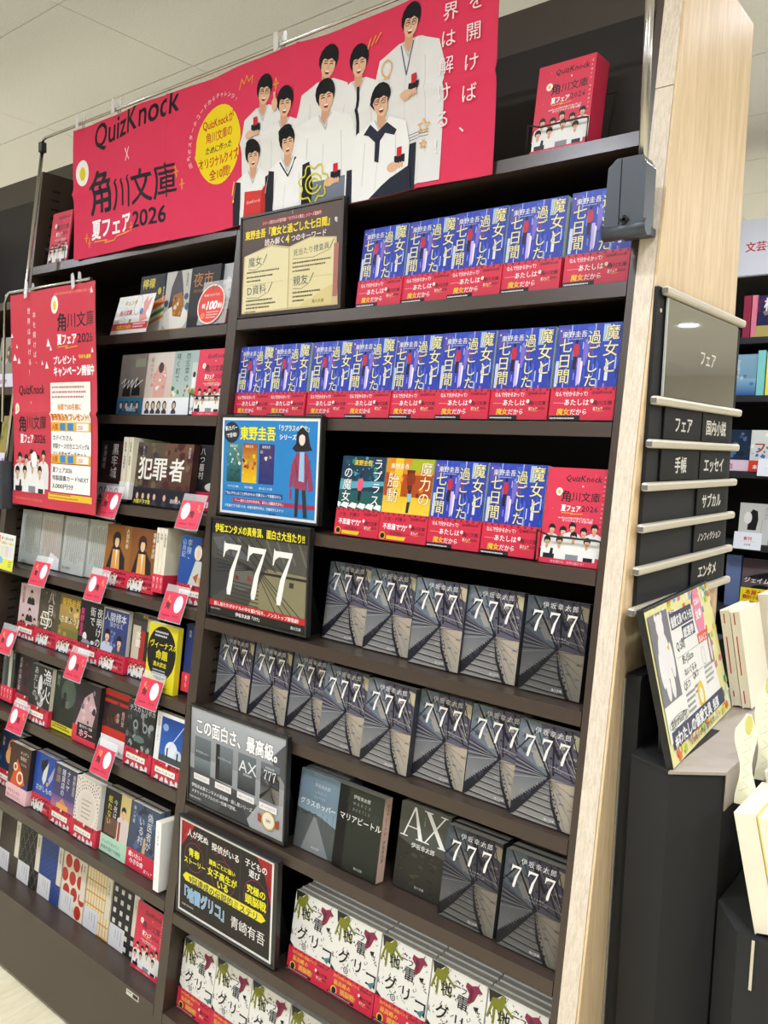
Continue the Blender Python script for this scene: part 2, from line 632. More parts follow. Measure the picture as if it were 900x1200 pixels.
def fair_band(w, h, style=0):
    """the red obi: people in white shirts and the fair's lettering; style 1 carries a white slogan plate"""
    a = Art(w, h, '#d62f48')
    for i in range(9):
        a.ell(w * (.05 + i * .115), h * .95, w * .02, h * .05, '#7e1f30', 6)
    if style == 1:
        quiz(a, w * .06, h * .78, w * .32)
        logo(a, w * .5, h * .76, w * .4, False)
        group_people(a, w * .05, 0, w * .9, h * .42)
        a.rect(w * .12, h * .4, w * .68, h * .3, '#fbfaf2')
        a.rect(w * .12, h * .68, w * .68, h * .03, '#f0c020')
        a.text('読んだほうが', w * .16, h * .46, h * .17, INK, .02, fit=w * .6)
    elif style == 0:
        group_people(a, w * .04, 0, w * .5, h * .86)
        quiz(a, w * .56, h * .74, w * .38)
        logo(a, w * .6, h * .42, w * .34)
    elif style == 2:
        a.text('なんで分かるかって?', w * .07, h * .74, h * .17, '#fff', .02, fit=w * .52)
        a.text('――', w * .05, h * .46, h * .2, '#f2a8ae')
        a.text('あたしは', w * .22, h * .46, h * .22, '#fff', .012, fit=w * .4)
        a.text('魔女', w * .12, h * .17, h * .22, '#f5d23a', .02)
        a.text('だから', w * .33, h * .17, h * .21, '#fff', .012, fit=w * .28)
        a.rect(0, 0, w * .5, h * .13, INK)
        a.greek(2, h * .03, w * .44, 1, 3, '#fff', 2)
        quiz(a, w * .64, h * .8, w * .32)
        logo(a, w * .67, h * .46, w * .3)
    elif style == 3:
        a.text('少女・円華の', w * .08, h * .72, h * .17, INK, .02)
        a.text('不思議で"力"', w * .08, h * .42, h * .23, '#fff', .03, fit=w * .52)
        a.text('の正体は――', w * .24, h * .22, h * .15, INK, .02)
        a.ell(w * .09, h * .16, h * .14, h * .14, '#e8b820', 14)
        a.ell(w * .09, h * .16, h * .1, h * .1, INK, 12)
        a.poly([(w * .18, h * .05), (w * .56, h * .05), (w * .59, h * .18), (w * .18, h * .18)], '#f2cf2c')
        quiz(a, w * .64, h * .8, w * .32)
        logo(a, w * .67, h * .46, w * .3)
    elif style == 4:
        a.text('前代未聞の頭脳バトル', w * .1, h * .78, h * .14, '#f2c14a', .01, fit=w * .6)
        a.text('最高峰の', w * .12, h * .5, h * .23, '#f2c14a', .03)
        a.text('頭脳戦!', w * .28, h * .22, h * .25, '#f2c14a', .03)
        a.ell(w * .14, h * .24, h * .17, h * .18, '#f0c545', 14)
        a.ell(w * .14, h * .24, h * .12, h * .13, INK, 12)
        a.rect(0, h * .04, w * .6, h * .1, INK)
        a.greek(3, h * .07, w * .5, 1, 2, '#ddd', 1.4)
        quiz(a, w * .68, h * .8, w * .28)
        logo(a, w * .7, h * .46, w * .27)
    return a


def seven(a, x, y, h, c, thin=1.0):
    """old-style serif seven"""
    w = h * .52
    a.poly([(x, y + h * .68), (x + w * .06, y + h * .98), (x + w * .12, y + h * .94), (x + w * .95, y + h * .94), (x + w * .62, y + h * .45), (x + w * .5, y + h * .12), (x + w * .44, y), (x + w * .26, y),
            (x + w * .24, y + h * .1), (x + w * .4, y + h * .45), (x + w * .78, y + h * .84), (x + w * .3, y + h * .84), (x + w * .12, y + h * .78), (x + w * .05, y + h * .68)], c)


def rails_art(a, x, y, w, h, dim=1.0, warm=True):
    """a railway running to a vanishing point, steel beams crossing above"""
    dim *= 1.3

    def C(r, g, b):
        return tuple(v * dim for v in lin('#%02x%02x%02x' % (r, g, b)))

    def P(u, v):
        return (x + u * w, y + v * h)
    rnd = random.Random(5)
    vx, vy = .56, .48
    DK, DK2 = C(26, 26, 34), C(46, 45, 56)
    a.rect(x, y + h * .45, w, h * .55, C(84, 82, 94), C(74, 70, 86))
    a.rect(x, y, w, h * .47, C(134, 132, 126), C(96, 98, 104))
    a.poly([P(0, 1), P(.34, 1), P(.5, .62), P(vx, vy), P(0, .66)], C(96, 106, 114))
    a.poly([P(.05, .9), P(.2, .96), P(.34, .74), P(.16, .66)], C(112, 118, 122))
    a.poly([P(.2, .72), P(.36, .8), P(.5, .58), P(.36, .56)], C(138, 134, 128))
    a.poly([P(vx, vy), P(1, .47), P(1, 0), P(.8, 0)], C(150, 142, 128))
    a.poly([P(.7, .46), P(1, .47), P(1, .2), P(.84, .3)], C(160, 148, 132))
    a.poly([P(.86, .97), P(1, .95), P(1, .8), P(.88, .84)], C(168, 158, 128))
    a.blobs(22, x, y + h * .03, w, h * .36, w * .02, w * .06, [C(142, 138, 130), C(116, 116, 118), C(126, 122, 116), C(108, 110, 116)], 21, .35)
    a.blobs(34, x + w * .5, y + h * .56, w * .48, h * .4, w * .015, w * .05, [C(58, 54, 66), C(120, 112, 112), C(88, 82, 92), C(150, 140, 124), C(40, 38, 48)], 22, .8)
    a.blobs(14, x, y + h * .66, w * .5, h * .3, w * .02, w * .06, [C(90, 96, 108), C(78, 76, 92), C(116, 118, 122)], 23, .8)
    # bundle of cables at the left
    for i, (v0, th) in enumerate(((.60, .009), (.575, .006), (.55, .012), (.52, .006), (.50, .010), (.47, .006), (.44, .009), (.40, .006))):
        a.pl([P(0, v0), P(vx, vy)], w * th * 1.3, DK if i % 2 == 0 else C(150, 150, 150))
    # crossing beams
    for p, q, t in (((.1, 1), (.54, .52), .035), ((0, .68), (.30, .93), .028), ((.02, .72), (.2, .66), .012), ((.3, .95), (.58, .5), .014), ((.55, 1), (.62, .52), .03),
                    ((.74, .98), (1, .56), .034), ((.62, .88), (.93, .5), .02), ((.84, 1), (1, .7), .02), ((.66, .74), (1, .62), .012), ((.6, .56), (1, .5), .014), ((.5, .9), (.68, .7), .05), ((.9, .94), (.72, .6), .012)):
        a.pl([P(*p), P(*q)], w * t, DK)
    for p, q in (((.58, .9), (.98, .54)), ((.14, 1), (.55, .54)), ((.68, .96), (.96, .6)), ((.6, .6), (.98, .56))):
        a.pl([P(*p), P(*q)], w * .006, C(176, 170, 160))
    # sleepers
    for i in range(9):
        t = ((i + .6) / 9) ** 1.5
        yy = vy * (1 - t)
        a.pl([P(vx - vx * .92 * t, yy + .025 * t), P(vx + .22 * t, yy)], h * (.004 + .020 * t), C(62, 60, 62))
        a.pl([P(vx - vx * .92 * t, yy + .025 * t + .012), P(vx + .1 * t, yy + .012)], h * (.002 + .005 * t), C(170, 164, 152))
    # the two rails, ragged with ties and bolts
    a.poly([P(vx, vy + .01), P(.28, .28), P(0, .13), P(0, .0), P(.07, .03), P(.3, .22), P(vx, vy - .02)], DK)
    a.poly([P(vx, vy), P(.66, .24), P(.84, 0), P(.78, 0), P(.63, .22)], DK)
    for i in range(16):
        t = i / 16
        u, v = vx * (1 - t), vy - .40 * t
        s_ = .012 + .03 * t
        a.poly([P(u - s_, v + s_ * .9), P(u + s_ * .5, v + s_ * 1.0), P(u + s_ * 1.6, v - s_ * .3), P(u, v - s_ * .7)], rnd.choice([DK, DK2]))
    for i in range(12):
        t = (i + 1) / 12
        a.ell(x + w * (vx + .25 * t + .02 * (i % 2)), y + h * (vy - vy * t * .98), w * (.008 + .012 * t), w * (.008 + .012 * t), DK, 6)
    for k in range(5):
        a.pl([P(vx + .02, vy - .02), P(.90 + .06 * k, .0 + .12 * k)], w * .006, C(96, 84, 72) if k % 2 else C(56, 52, 54))
    a.ell(x + w * vx, y + h * (vy + .01), w * .035, w * .04, DK, 10)


# ------------------------------------------------------------------ covers
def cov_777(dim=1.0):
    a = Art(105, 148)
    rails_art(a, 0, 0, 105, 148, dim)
    a.text('伊坂幸太郎', 28, 133, 10.5, '#e2e0dc', .006, sp=2)
    for i in range(3):
        seven(a, 13 + 29 * i, 94, 35, '#f4f1ea')
    a.text('ＳＥＶＥＮＳ', 46, 88, 3.2, '#cfcfcf', 0, sp=1.5)
    a.text('TRIPLE SEVEN', 46, 83, 3.0, '#bdbdbd', 0, sp=1.2)
    a.text('角川文庫', 58, 8, 4.4, '#e8e6e0')
    return a


def cov_blue():
    a = Art(105, 148, '#26389f', '#3148b4')
    rnd = random.Random(3)
    for i in range(70):
        x = rnd.random() * 105
        y = 40 + rnd.random() * 100
        a.rect(x, y, rnd.uniform(.6, 2.4), rnd.uniform(6, 26), rnd.choice(['#6f8fe0', '#4a5fd0', '#8f7fd8', '#5a3fa8', '#b9c6f2', '#1c2a7c', '#7e58b4', '#3c57c8']))
        a.z -= STEP * .8
    for x, y, w, h, c in ((2, 118, 16, 26, '#5a4fa6'), (50, 100, 12, 44, '#4460c4'), (76, 120, 10, 26, '#a8c4f0'), (84, 60, 5, 30, '#dfe4ff'), (2, 52, 5, 40, '#c7d2fa')):
        a.rect(x, y, w, h, c)
    a.poly([(38, 96), (44, 96), (45, 58), (39, 52)], '#c7b4ee')
    a.poly([(43, 92), (47, 90), (46, 62), (44, 52)], '#efe6ff')
    a.ell(34, 121, 2.6, 3.2, '#1a1424', 8)
    a.poly([(30, 117), (38, 117), (40, 104), (37, 98), (30, 98), (29, 106)], '#c02c3c')
    a.poly([(30, 98), (37, 98), (36, 78), (30, 78)], '#1b1b30')
    a.ell(50, 122, 2.2, 2.8, '#7f8fd8', 8)
    a.poly([(46, 118), (54, 118), (54, 100), (51, 84), (47, 84), (46, 100)], '#7a6cc8')
    a.poly([(57, 116), (61, 116), (61, 102), (57, 100)], '#8c2c5c')
    a.rect(4, 138, 2.5, 2.5, '#e6f0f4')
    a.text('東野圭吾', 8, 129, 10.5, '#f1f0ea', .02)
    a.greek(18, 125, 30, 1, 2, '#d8d8e8', 1)
    for t, x, y, sz in (('魔女と', 90, 146, 25), ('過ごした', 62, 138, 22), ('七日間', 16, 128, 24)):
        a.text(t, x, y, sz, '#efe6a6', .009, vert=True, out='#1a1a3a', ow=.03)
    return a


def cov_teal():
    a = Art(105, 148, '#0f2f38', '#153a52')
    a.blobs(26, 0, 96, 105, 50, 2, 7, ['#2c6f8a', '#1d4f63', '#4a9cb0', '#183046', '#2a8a6a'], 4)
    a.poly([(0, 84), (105, 96), (105, 104), (0, 100)], '#5aa6b8')
    a.rect(0, 40, 105, 44, '#1d4b40', '#1a5a5c')
    for i in range(6):
        a.poly([(-6 + 20 * i, 62), (8 + 20 * i, 60), (4 + 20 * i, 50), (-14 + 20 * i, 54)], '#e9efec')
    a.ell(50, 110, 2.4, 3, '#141018', 8)
    a.poly([(44, 106), (56, 106), (58, 92), (53, 84), (46, 84), (42, 92)], '#e0607c')
    a.rect(47, 66, 7, 18, '#101418')
    for i in range(14):
        a.ell(10 + i * 7.1 % 90, 118 + (i * 13) % 24, 1.1, 1.1, '#c9e8ee', 5)
    a.text('東野圭吾', 30, 132, 11, '#f0d030', .03)
    a.text('ラプラス', 88, 146, 22, '#f4f4f0', .008, vert=True, out='#123', ow=.02)
    a.text('の魔女', 18, 128, 22, '#f4f4f0', .008, vert=True, out='#123', ow=.02)
    return a


def cov_yellow():
    a = Art(105, 148, '#e3a516', '#d98a12')
    a.rect(0, 40, 105, 40, '#f5d64a', '#ecbc20')
    a.poly([(0, 80), (105, 80), (105, 118), (0, 122)], '#b0480c')
    a.poly([(20, 80), (38, 80), (38, 148), (20, 148)], '#f2c32c')
    a.poly([(60, 148), (105, 148), (105, 128), (50, 124)], '#a8b41c')
    a.blobs(20, 0, 82, 105, 40, 2, 6, ['#e07a10', '#7a2008', '#f0b020', '#c83c14'], 8)
    a.poly([(52, 96), (60, 78), (66, 128), (48, 128)], '#64200c')
    a.ell(58, 112, 10, 12, '#8c2c10', 10)
    a.ell(58, 90, 2.3, 2.8, '#1c1418', 8)
    a.poly([(53, 86), (63, 86), (64, 72), (56, 70)], '#8fc0c4')
    a.poly([(55, 71), (62, 72), (60, 52), (54, 52)], '#1c2a2c')
    a.text('東野圭吾', 10, 130, 10.5, '#f6f2dc', .02)
    a.text('魔力の', 90, 144, 26, '#fff6cf', .006, vert=True, out='#7a2a0a', ow=.022)
    a.text('胎動', 20, 122, 27, '#fff6cf', .006, vert=True, out='#7a2a0a', ow=.022)
    return a


def cov_glico():
    a = Art(105, 148, '#eeebe2')
    rnd = random.Random(12)
    for i in range(70):
        x, y = rnd.random() * 100, 42 + rnd.random() * 104
        q = [(x, y)]
        for k in range(3):
            q.append((q[-1][0] + rnd.uniform(-3.5, 3.5), q[-1][1] + rnd.uniform(-3.5, 3.5)))
        a.pl(q, rnd.uniform(.5, 1.3), INK)
        a.z -= STEP * .7
    a.poly([(0, 148), (26, 148), (10, 134), (4, 128)], '#2c2b26')
    o = '#7f8128'
    a.poly([(8, 138), (20, 140), (26, 148), (32, 146), (30, 132), (22, 122), (12, 122), (6, 130)], o)
    for p in (((8, 128), (2, 106)), ((13, 124), (13, 100)), ((20, 124), (27, 102)), ((26, 126), (40, 104)), ((28, 134), (46, 122))):
        a.pl(p, 4.4, o)
    a.poly([(68, 140), (78, 138), (88, 142), (98, 134), (90, 130), (84, 116), (76, 108), (72, 114), (74, 124), (66, 132)], '#8a2f4c')
    a.poly([(74, 136), (82, 132), (80, 116), (76, 112)], '#6c2038')
    a.poly([(0, 52), (12, 44), (0, 40)], INK)
    a.poly([(84, 108), (94, 110), (90, 100)], INK)
    for t, x, y, s in (('地', 20, 105, 23), ('雷', 52, 96, 24), ('グ', 14, 64, 27), ('リ', 48, 62, 26), ('コ', 78, 50, 30), ('ニ', 44, 124, 15), ('フ', 58, 118, 13)):
        a.text(t, x, y, s, INK, .02)
    a.ring(36, 54, 5, 5, 1.2, INK, 12)
    a.ring(36, 54, 2, 2, .8, INK, 8)
    a.poly([(86, 52), (104, 62), (96, 46)], '#4f7f84')
    return a


def cov_grass():
    a = Art(105, 148, '#5b6a72', '#7c93a4')
    a.rect(0, 60, 105, 30, '#8fa3ae', '#7c93a4')
    a.poly([(0, 0), (105, 0), (105, 58), (60, 70), (30, 72), (0, 74)], '#555b5a')
    a.poly([(20, 0), (90, 0), (50, 66), (44, 66)], '#84898a')
    a.blobs(16, 0, 66, 50, 6, 2, 4, ['#2e3430', '#3b413a'], 2, .5)
    for x, h in ((66, 26), (78, 22), (92, 30)):
        a.pl([(x, 52), (x, 52 + h)], .7, '#2c3034')
    a.pl([(24, 148), (66, 78)], .5, '#2c3034')
    a.text('伊坂幸太郎', 38, 122, 8, '#c4cdd2', .0)
    a.text('GRASS', 40, 110, 7, '#b4c0c8', 0, sp=2)
    a.text('HOPPER', 40, 101, 6, '#b4c0c8', 0, sp=1)
    a.text('グラスホッパー', 6, 84, 13, '#f1f1ee', .012)
    a.text('角川文庫', 46, 8, 5, '#e4e4e0')
    return a


def cov_maria():
    a = Art(105, 148, '#22261f', '#31352c')
    a.rect(0, 0, 24, 148, '#0d0d0c')
    a.blobs(9, 30, 60, 70, 80, 6, 14, ['#2b3029', '#343a31', '#262b25'], 3)
    a.text('伊坂幸太郎', 34, 130, 8, '#dedbd2')
    a.text('ＭＡＲＩＡ', 34, 119, 7, '#9a9b90', 0, sp=2)
    a.text('ＢＥＥＴＬＥ', 34, 108, 6.6, '#9a9b90', 0, sp=.6)
    a.text('マリアビートル', 6, 88, 14, '#f4f2ec', .012)
    a.text('角川文庫', 52, 8, 5, '#cfcfc8')
    return a


def cov_ax():
    a = Art(105, 148, '#3a3b34', '#5a5c54')
    a.poly([(0, 0), (105, 0), (105, 74), (70, 80), (30, 78), (0, 86)], '#2f2e27')
    a.blobs(22, 0, 8, 105, 62, 3, 8, ['#3d382c', '#26261f', '#45402f'], 6, .5)
    c = '#f3f2ee'
    a.poly([(10, 92), (12.5, 92), (31, 140), (29, 144)], c)
    a.poly([(29, 144), (33, 144), (52, 92), (43, 92)], c)
    a.rect(17, 108, 25, 1.6, c)
    for x0, x1, yy in ((4, 20, 90.5), (38, 57, 90.5), (50, 68, 142.5), (84, 99, 142.5), (50, 66, 90.5), (84, 104, 90.5)):
        a.rect(x0, yy, x1 - x0, 1.8, c)
    a.poly([(54, 143), (63, 143), (99, 92), (89, 92)], c)
    a.poly([(92, 143), (95, 143), (59, 92), (56, 92)], c)
    a.text('アックス', 53, 132, 3.6, '#e0e0dc', 0, vert=True)
    a.text('伊坂幸太郎', 30, 76, 10, '#f3f2ee', .008)
    a.text('角川文庫', 46, 10, 5, '#c8c8c0')
    return a


def cov_simple(bg, bg2, texts, shapes=()):
    """texts: (t, x, y, size, colour, vertical, bold); shapes: list of callables on the Art"""
    a = Art(105, 148, bg, bg2)
    for sh in shapes:
        sh(a)
    for t in texts:
        a.text(t[0], t[1], t[2], t[3], t[4], t[6] if len(t) > 6 else .01, vert=t[5])
    return a


def bx(*q):
    return lambda a: a.rect(*q)


def el(*q):
    return lambda a: a.ell(*q)


def po(p, c):
    return lambda a: a.poly(p, c)


def bl(*q, **k):
    return lambda a: a.blobs(*q, **k)


def pp(*q, **k):
    return lambda a: person(a, *q, **k)


def gk(*q, **k):
    return lambda a: a.greek(*q, **k)


# ================================================================== THE ROOM
def fy(z, off=0.0):
    return K * (z - 1.2) + off


fl = box('floor', FLOORM, None, -5.5, 8.5, -5, 12, FL - 0.05, FL - 0.004)
struct(fl)
pl_me = MB().box(-0.0745, 0.0745, -0.449, 0.449, -0.003, 0.0005, bev=0.001).mesh('floor_plank', FLOORM)
for i in range(-12, 2):
    for j in range(-2, 3):
        x = i * 0.15 - 0.04
        y = -0.62 - j * 0.9 * 0.55 * 1.8182 + (0.3 * (i % 3))
        if y + .45 > -0.2:
            continue
        meshobj('floor_plank', pl_me, fl, (x, y, FL - .001))

ce = box('ceiling', DARKGAP, None, -5.5, 8.5, -5, 12, CEIL + 0.006, CEIL + 0.05)
struct(ce)
tile_me = MB().box(-0.4535, 0.4535, -0.2255, 0.2255, 0, 0.006, bev=0.0012).mesh('ceiling_tile', CEILM)
for i in range(11):
    for j in range(8, 24):
        x = -0.846 + (i - 4.5) * 0.91
        y = 0.137 + (j - 10.5) * 0.4545
        if -5.5 < x < 4.6 and -5 < y < 6:
            meshobj('ceiling_tile', tile_me, ce, (x + (0.0 if j % 2 else 0.0), y, CEIL))
cf = MB().box(-5.5, 8.5, -5, -1.232, CEIL + .0005, CEIL + .006).box(-5.5, 8.5, 6.04, 12, CEIL + .0005, CEIL + .006).box(4.17, 8.5, -1.23, 6.038, CEIL + .0005, CEIL + .006).box(-5.5, -5.395, -1.23, 6.038, CEIL + .0005, CEIL + .006)
cf.obj('ceiling_field', CEILM, ce)
struct(box('wall_back', WALLM, None, -5.5, 8.5, 12, 12.1, FL, CEIL + .05))
struct(box('wall_front', WALLM, None, -5.5, 8.5, -5.1, -5, FL, CEIL + .05))
struct(box('wall_left', WALLM, None, -5.6, -5.5, -5.1, 12.1, FL, CEIL + .05))
struct(box('wall_right', WALLM, None, 8.5, 8.6, -5.1, 12.1, FL, CEIL + .05))

rim_b = MB()
N = 28
for a_ in range(N):
    t0, t1 = 2 * math.pi * a_ / N, 2 * math.pi * (a_ + 1) / N
    q = []
    for r, z in ((.075, 0), (.095, 0), (.095, -.006), (.078, -.008)):
        q.append([(r * math.cos(t), r * math.sin(t), z) for t in (t0, t1)])
    for k in range(4):
        A_, B_ = q[k], q[(k + 1) % 4]
        rim_b.bm.faces.new([rim_b.bm.verts.new(p) for p in (A_[0], A_[1], B_[1], B_[0])])
rim_me = rim_b.mesh('light_rim', mat('white_enamel', '#e8e6e0', .4))
lens_b = MB()
lens_b.prism([(.074 * math.cos(2 * math.pi * k / N), .074 * math.sin(2 * math.pi * k / N)) for k in range(N)], 'z', -.003, -.001)
lens_me = lens_b.mesh('light_lens', mat('lit_lens', '#ffffff', .4, emit=('#fffaf0', 18.0)))
for i, (x, y) in enumerate(LAMPS):
    t = thing('ceiling_light', 'small round white recessed ceiling downlight, lit', 'light', (x, y, CEIL), group='recessed ceiling downlights')
    meshobj('light_rim', rim_me, t)
    meshobj('light_lens', lens_me, t)
    ld = bpy.data.lights.new('downlight_lamp', 'AREA')
    ld.shape = 'DISK'
    ld.size = 0.15
    ld.energy = LAMP_POWER
    ld.color = (0.92, 0.98, 1.13)
    ld.spread = math.radians(165)
    lo = bpy.data.objects.new('downlight_lamp', ld)
    lo.location = (0, 0, -0.012)
    link(lo, t)

# ================================================================== BOOKCASE
R = [1.9493, 1.7276, 1.5212, 1.3034, 1.0981, 0.9111, 0.7058, 0.478, 0.2677]
L = [1.9325, 1.7207, 1.5244, 1.3109, 1.1091, 0.9092, 0.7199, 0.4901, 0.2698]
T = [1.845, 1.600, 1.37, 1.14, .92, .72, .5]
DEP = 0.36
TOP = 2.20
bc = thing('bookcase', 'tall dark brown steel bookcase of three bays with leaning front', 'bookcase', (0, 0, FL))


def bpart(name, mb, m, parent=bc, bevel=None):
    o = mb.obj(name, m, parent)
    o.location = (0, 0, -FL) if parent is bc else (0, 0, 0)
    return o


def side_poly(z0, z1, off=0.0, y1=DEP):
    return [(fy(z0, off), z0), (y1, z0), (y1, z1), (fy(z1, off), z1)]


for x0, x1 in ((-0.9196, -0.891), (-0.0286, 0.0), (W, 0.8735), (-1.84, -1.811)):
    up_ = bpart('upright', MB().prism(side_poly(FL, TOP), 'x', x0, x1), BROWN)
    # notches for the shelf clips, both faces, near the front
    sl = MB()
    z = 0.35
    while z < 2.16:
        for f in (x0 - .0006, x1 + .0001):
            for yo in (.035,):
                sl.box(f, f + .0005, fy(z) + yo, fy(z) + yo + .022, z, z + .006)
        z += 0.025
    if x0 < .8:
        o = sl.obj('clip_notches', SLOT, up_)
        o['kind'] = 'stuff'


def board(x0, x1, z):
    y = fy(z)
    b = MB()
    b.prism([(y, z), (DEP, z), (DEP, z - .012), (y + .02, z - .012), (y + .02, z - .022), (y + fy(z - .022) - fy(z), z - .022)], 'x', x0 + .0015, x1 - .0015)
    return bpart('shelf_board', b, BROWN)


for z in R:
    board(0, W, z)
for z in L:
    board(-0.891, -0.0286, z)
for z in T:
    board(-1.811, -0.9196, z)
for x0, x1 in ((0.0, W), (-.891, -.0286), (-1.811, -.9196)):
    bpart('kick_panel', MB().prism([(fy(.2445, .004), .2445), (fy(.2445, .03), .2445), (fy(FL, .03), FL + .012), (fy(FL, .004), FL + .012)], 'x', x0 + .001, x1 - .001), BROWN)
    bpart('plinth', MB().box(x0, x1, fy(FL, .02), fy(FL, .05), FL, FL + .012), SLOT)
    bpart('back_panel', MB().box(x0, x1, DEP, DEP + .012, FL, 2.255), BROWN_SHADED)
bpart('top_rail', MB().box(-1.84, .8735, DEP + .002, DEP + .03, 2.255, 2.338, bev=.002), mat('top_rail_lit_brown', '#4a423c', .55))  # lighter brown has the ceiling light reaching this rail painted in
# label strip on the lowest lip of the left bay
z = .26
ls = Art(46, 12, '#dcd8c8')
ls.greek(3, 6, 18, 1, 4, '#333', 3)
ls.rect(24, 2, 19, 8, '#333')
o = meshobj('label_strip', ls.mesh('label_strip', y0=-.0012), bc, (-.128, fy(.262) - .0005, .252 - FL), (-math.atan(K), 0, 0))

# wooden end panel of the bookcase
ep = thing('end_panel', 'light oak panel closing the right end of the bookcase', 'panel', (.8735, 0, FL))
ZT = 2.218


def epart(name, mb, m):
    o = mb.obj(name, m, ep)
    o.location = (-.8735, 0, -FL)
    return o


epart('panel_board', MB().prism([(fy(FL, .0045), FL), (.452, FL), (.425, ZT), (fy(ZT, .0045), ZT)], 'x', .8738, .905), WOODP)
zj = 2.005
epart('edge_strip', MB().prism([(fy(FL, -.0005), FL), (fy(FL, .0042), FL), (fy(zj, .0042), zj), (fy(zj, -.0005), zj)], 'x', .8737, .9008), WOODF)
epart('edge_strip', MB().prism([(fy(zj, -.001), zj + .0012), (fy(zj, .0042), zj + .0012), (fy(ZT, .0042), ZT), (fy(ZT, -.001), ZT)], 'x', .8737, .9013), WOODF)
epart('corner_strip', MB().prism([(fy(FL, 0.0004), FL), (fy(FL, .0042), FL), (fy(ZT, .0042), ZT), (fy(ZT, 0.0004), ZT)], 'x', .9014, .9052), WOODE)

# ================================================================== DIRECTORY ON THE END PANEL
DX = .9055
dr = thing('directory_sign', 'black category directory with aluminium rails on the oak end panel', 'sign', (DX, .05, 1.24))


def dpart(name, mb, m, parent=dr):
    o = mb.obj(name, m, parent)
    o.location = (-DX, -.05, -1.24)
    return o


DZ = [1.7098, 1.5535, 1.4916, 1.4295, 1.37, 1.3093, 1.2514]
dpart('back_board', MB().prism([(fy(1.25, .036), 1.25), (.445, 1.25), (.43, 1.715), (fy(1.72, -.006), 1.715)], 'x', DX, DX + .006), BLACKM)
for z in DZ:
    y0 = fy(z, .004) if z > 1.3 else fy(z, .002)
    b = MB()
    b.box(DX + .006, DX + .018, y0, .452 if z < 1.6 else .44, z - .0065, z + .0065, bev=.004)
    rl = dpart('rail', b, ALU)
    dpart('rail_end_cap', MB().box(DX + .0085, DX + .0165, y0 - .002, y0 + .006, z - .004, z + .003), mat('rail_cap', '#6b6a66', .5), rl).location = (0, 0, 0)
dpart('screw', MB().tube([(DX + .006, .066, 1.682), (DX + .0075, .066, 1.682)], .003, 12), ALU)
dpart('post', MB().box(DX + .006, DX + .010, .416, .432, 1.56, 1.70), BLACKM)
gb = MB().box(DX + .009, DX + .0115, .083, .415, 1.561, 1.702)
dpart('glass_pane', gb, mat('grey_mirror_glass', '#a2a19d', .03, noise=0, spec=1.0, metal=.92))
dpart('glass_edge', MB().box(DX + .009, DX + .0117, .0795, .0828, 1.561, 1.702), mat('glass_edge', '#c8cdc4', .3))


def plate(t, y0, y1, z0, z1, board=True):
    w, h = (y1 - y0) * 1000, (z1 - z0) * 1000
    p = dr
    x = DX + .0118
    if board:
        p = dpart('category_plate', MB().box(DX + .008, DX + .0105, y0, y1, z0, z1, bev=.0006), mat('plate_black', '#1b1b1b', .7, spec=.25))
        x = DX + .0106
    a = Art(w, h)
    s = min(h * .56, (w * .8) / len(t)) if board else 26
    tw = s * len(t)
    a.text(t, w * .5 + (0 if board else 18), h * .5 - s * .38, s, '#e9e4d6', .035, anchor='c', sx=min(1.0, w * .82 / tw))
    o = meshobj('category_lettering', a.mesh('category_lettering'), p, (0, 0, 0), (0, 0, math.pi / 2))
    o.location = (x, y0, z0) if board else (x - DX, y0 - .05, z0 - 1.24)


plate('フェア', .083, .415, 1.561, 1.702, False)
gap = [(DZ[i + 1] + .0075, DZ[i] - .0075) for i in range(1, 6)]
plate('フェア', .097, .258, *gap[0])
plate('国内小説', .265, .405, *gap[0])
plate('手帳', .093, .258, *gap[1])
plate('エッセイ', .265, .407, *gap[1])
plate('サブカル', .262, .409, *gap[2])
plate('ノンフィクション', .26, .413, *gap[3])
plate('エンタメ', .257, .417, *gap[4])

# ================================================================== BOOK BUILDER
_book = {}


def design(key, art, th=.015, cover='#ddd', spine='#ccc', band=None, bandh=46, bandcol='#d62f48', pages=None, w=105, h=148, spine_text=None):
    d = dict(w=w / 1000, h=h / 1000, th=th)
    W_, H_ = d['w'], d['h']
    t = .0004
    b = MB()
    b.box(0, W_, 0, t, 0, H_, m=0)
    b.box(0, W_, th - t, th, 0, H_, m=0)
    b.box(W_ - t, W_, t, th - t, 0, H_, m=1)
    d['cover'] = b.mesh('cover', solid(cover), solid(spine))
    d['pages'] = MB().box(.0008, W_ - t, t, th - t, .0006, H_ - .0003).mesh('page_block', pages or PAGES)
    d['print'] = art.mesh('cover_print', y0=-.00012) if art else None
    d['band'] = d['bprint'] = None
    if band:
        bh = bandh / 1000
        y = -.00012 - (art.z + STEP * 2) / 1000 if art else -.001
        b = MB()
        b.box(-.0005, W_ + .0005, y - .0003, y, .0006, bh)
        b.box(W_ + .0001, W_ + .0005, y, th, .0006, bh)
        b.box(-.0005, -.0001, y, th * .5, .0006, bh)
        d['band'] = b.mesh('band', solid(bandcol))
        d['bprint'] = band.mesh('band_print', y0=y - .00042)
    d['st'] = None
    if spine_text:
        a = Art(th * 1000, h)
        a.text(spine_text[0], th * 500, h - 10, min(th * 620, 8), spine_text[1], .01, vert=True)
        d['st'] = a.mesh('spine_title')
    _book[key] = d
    return d


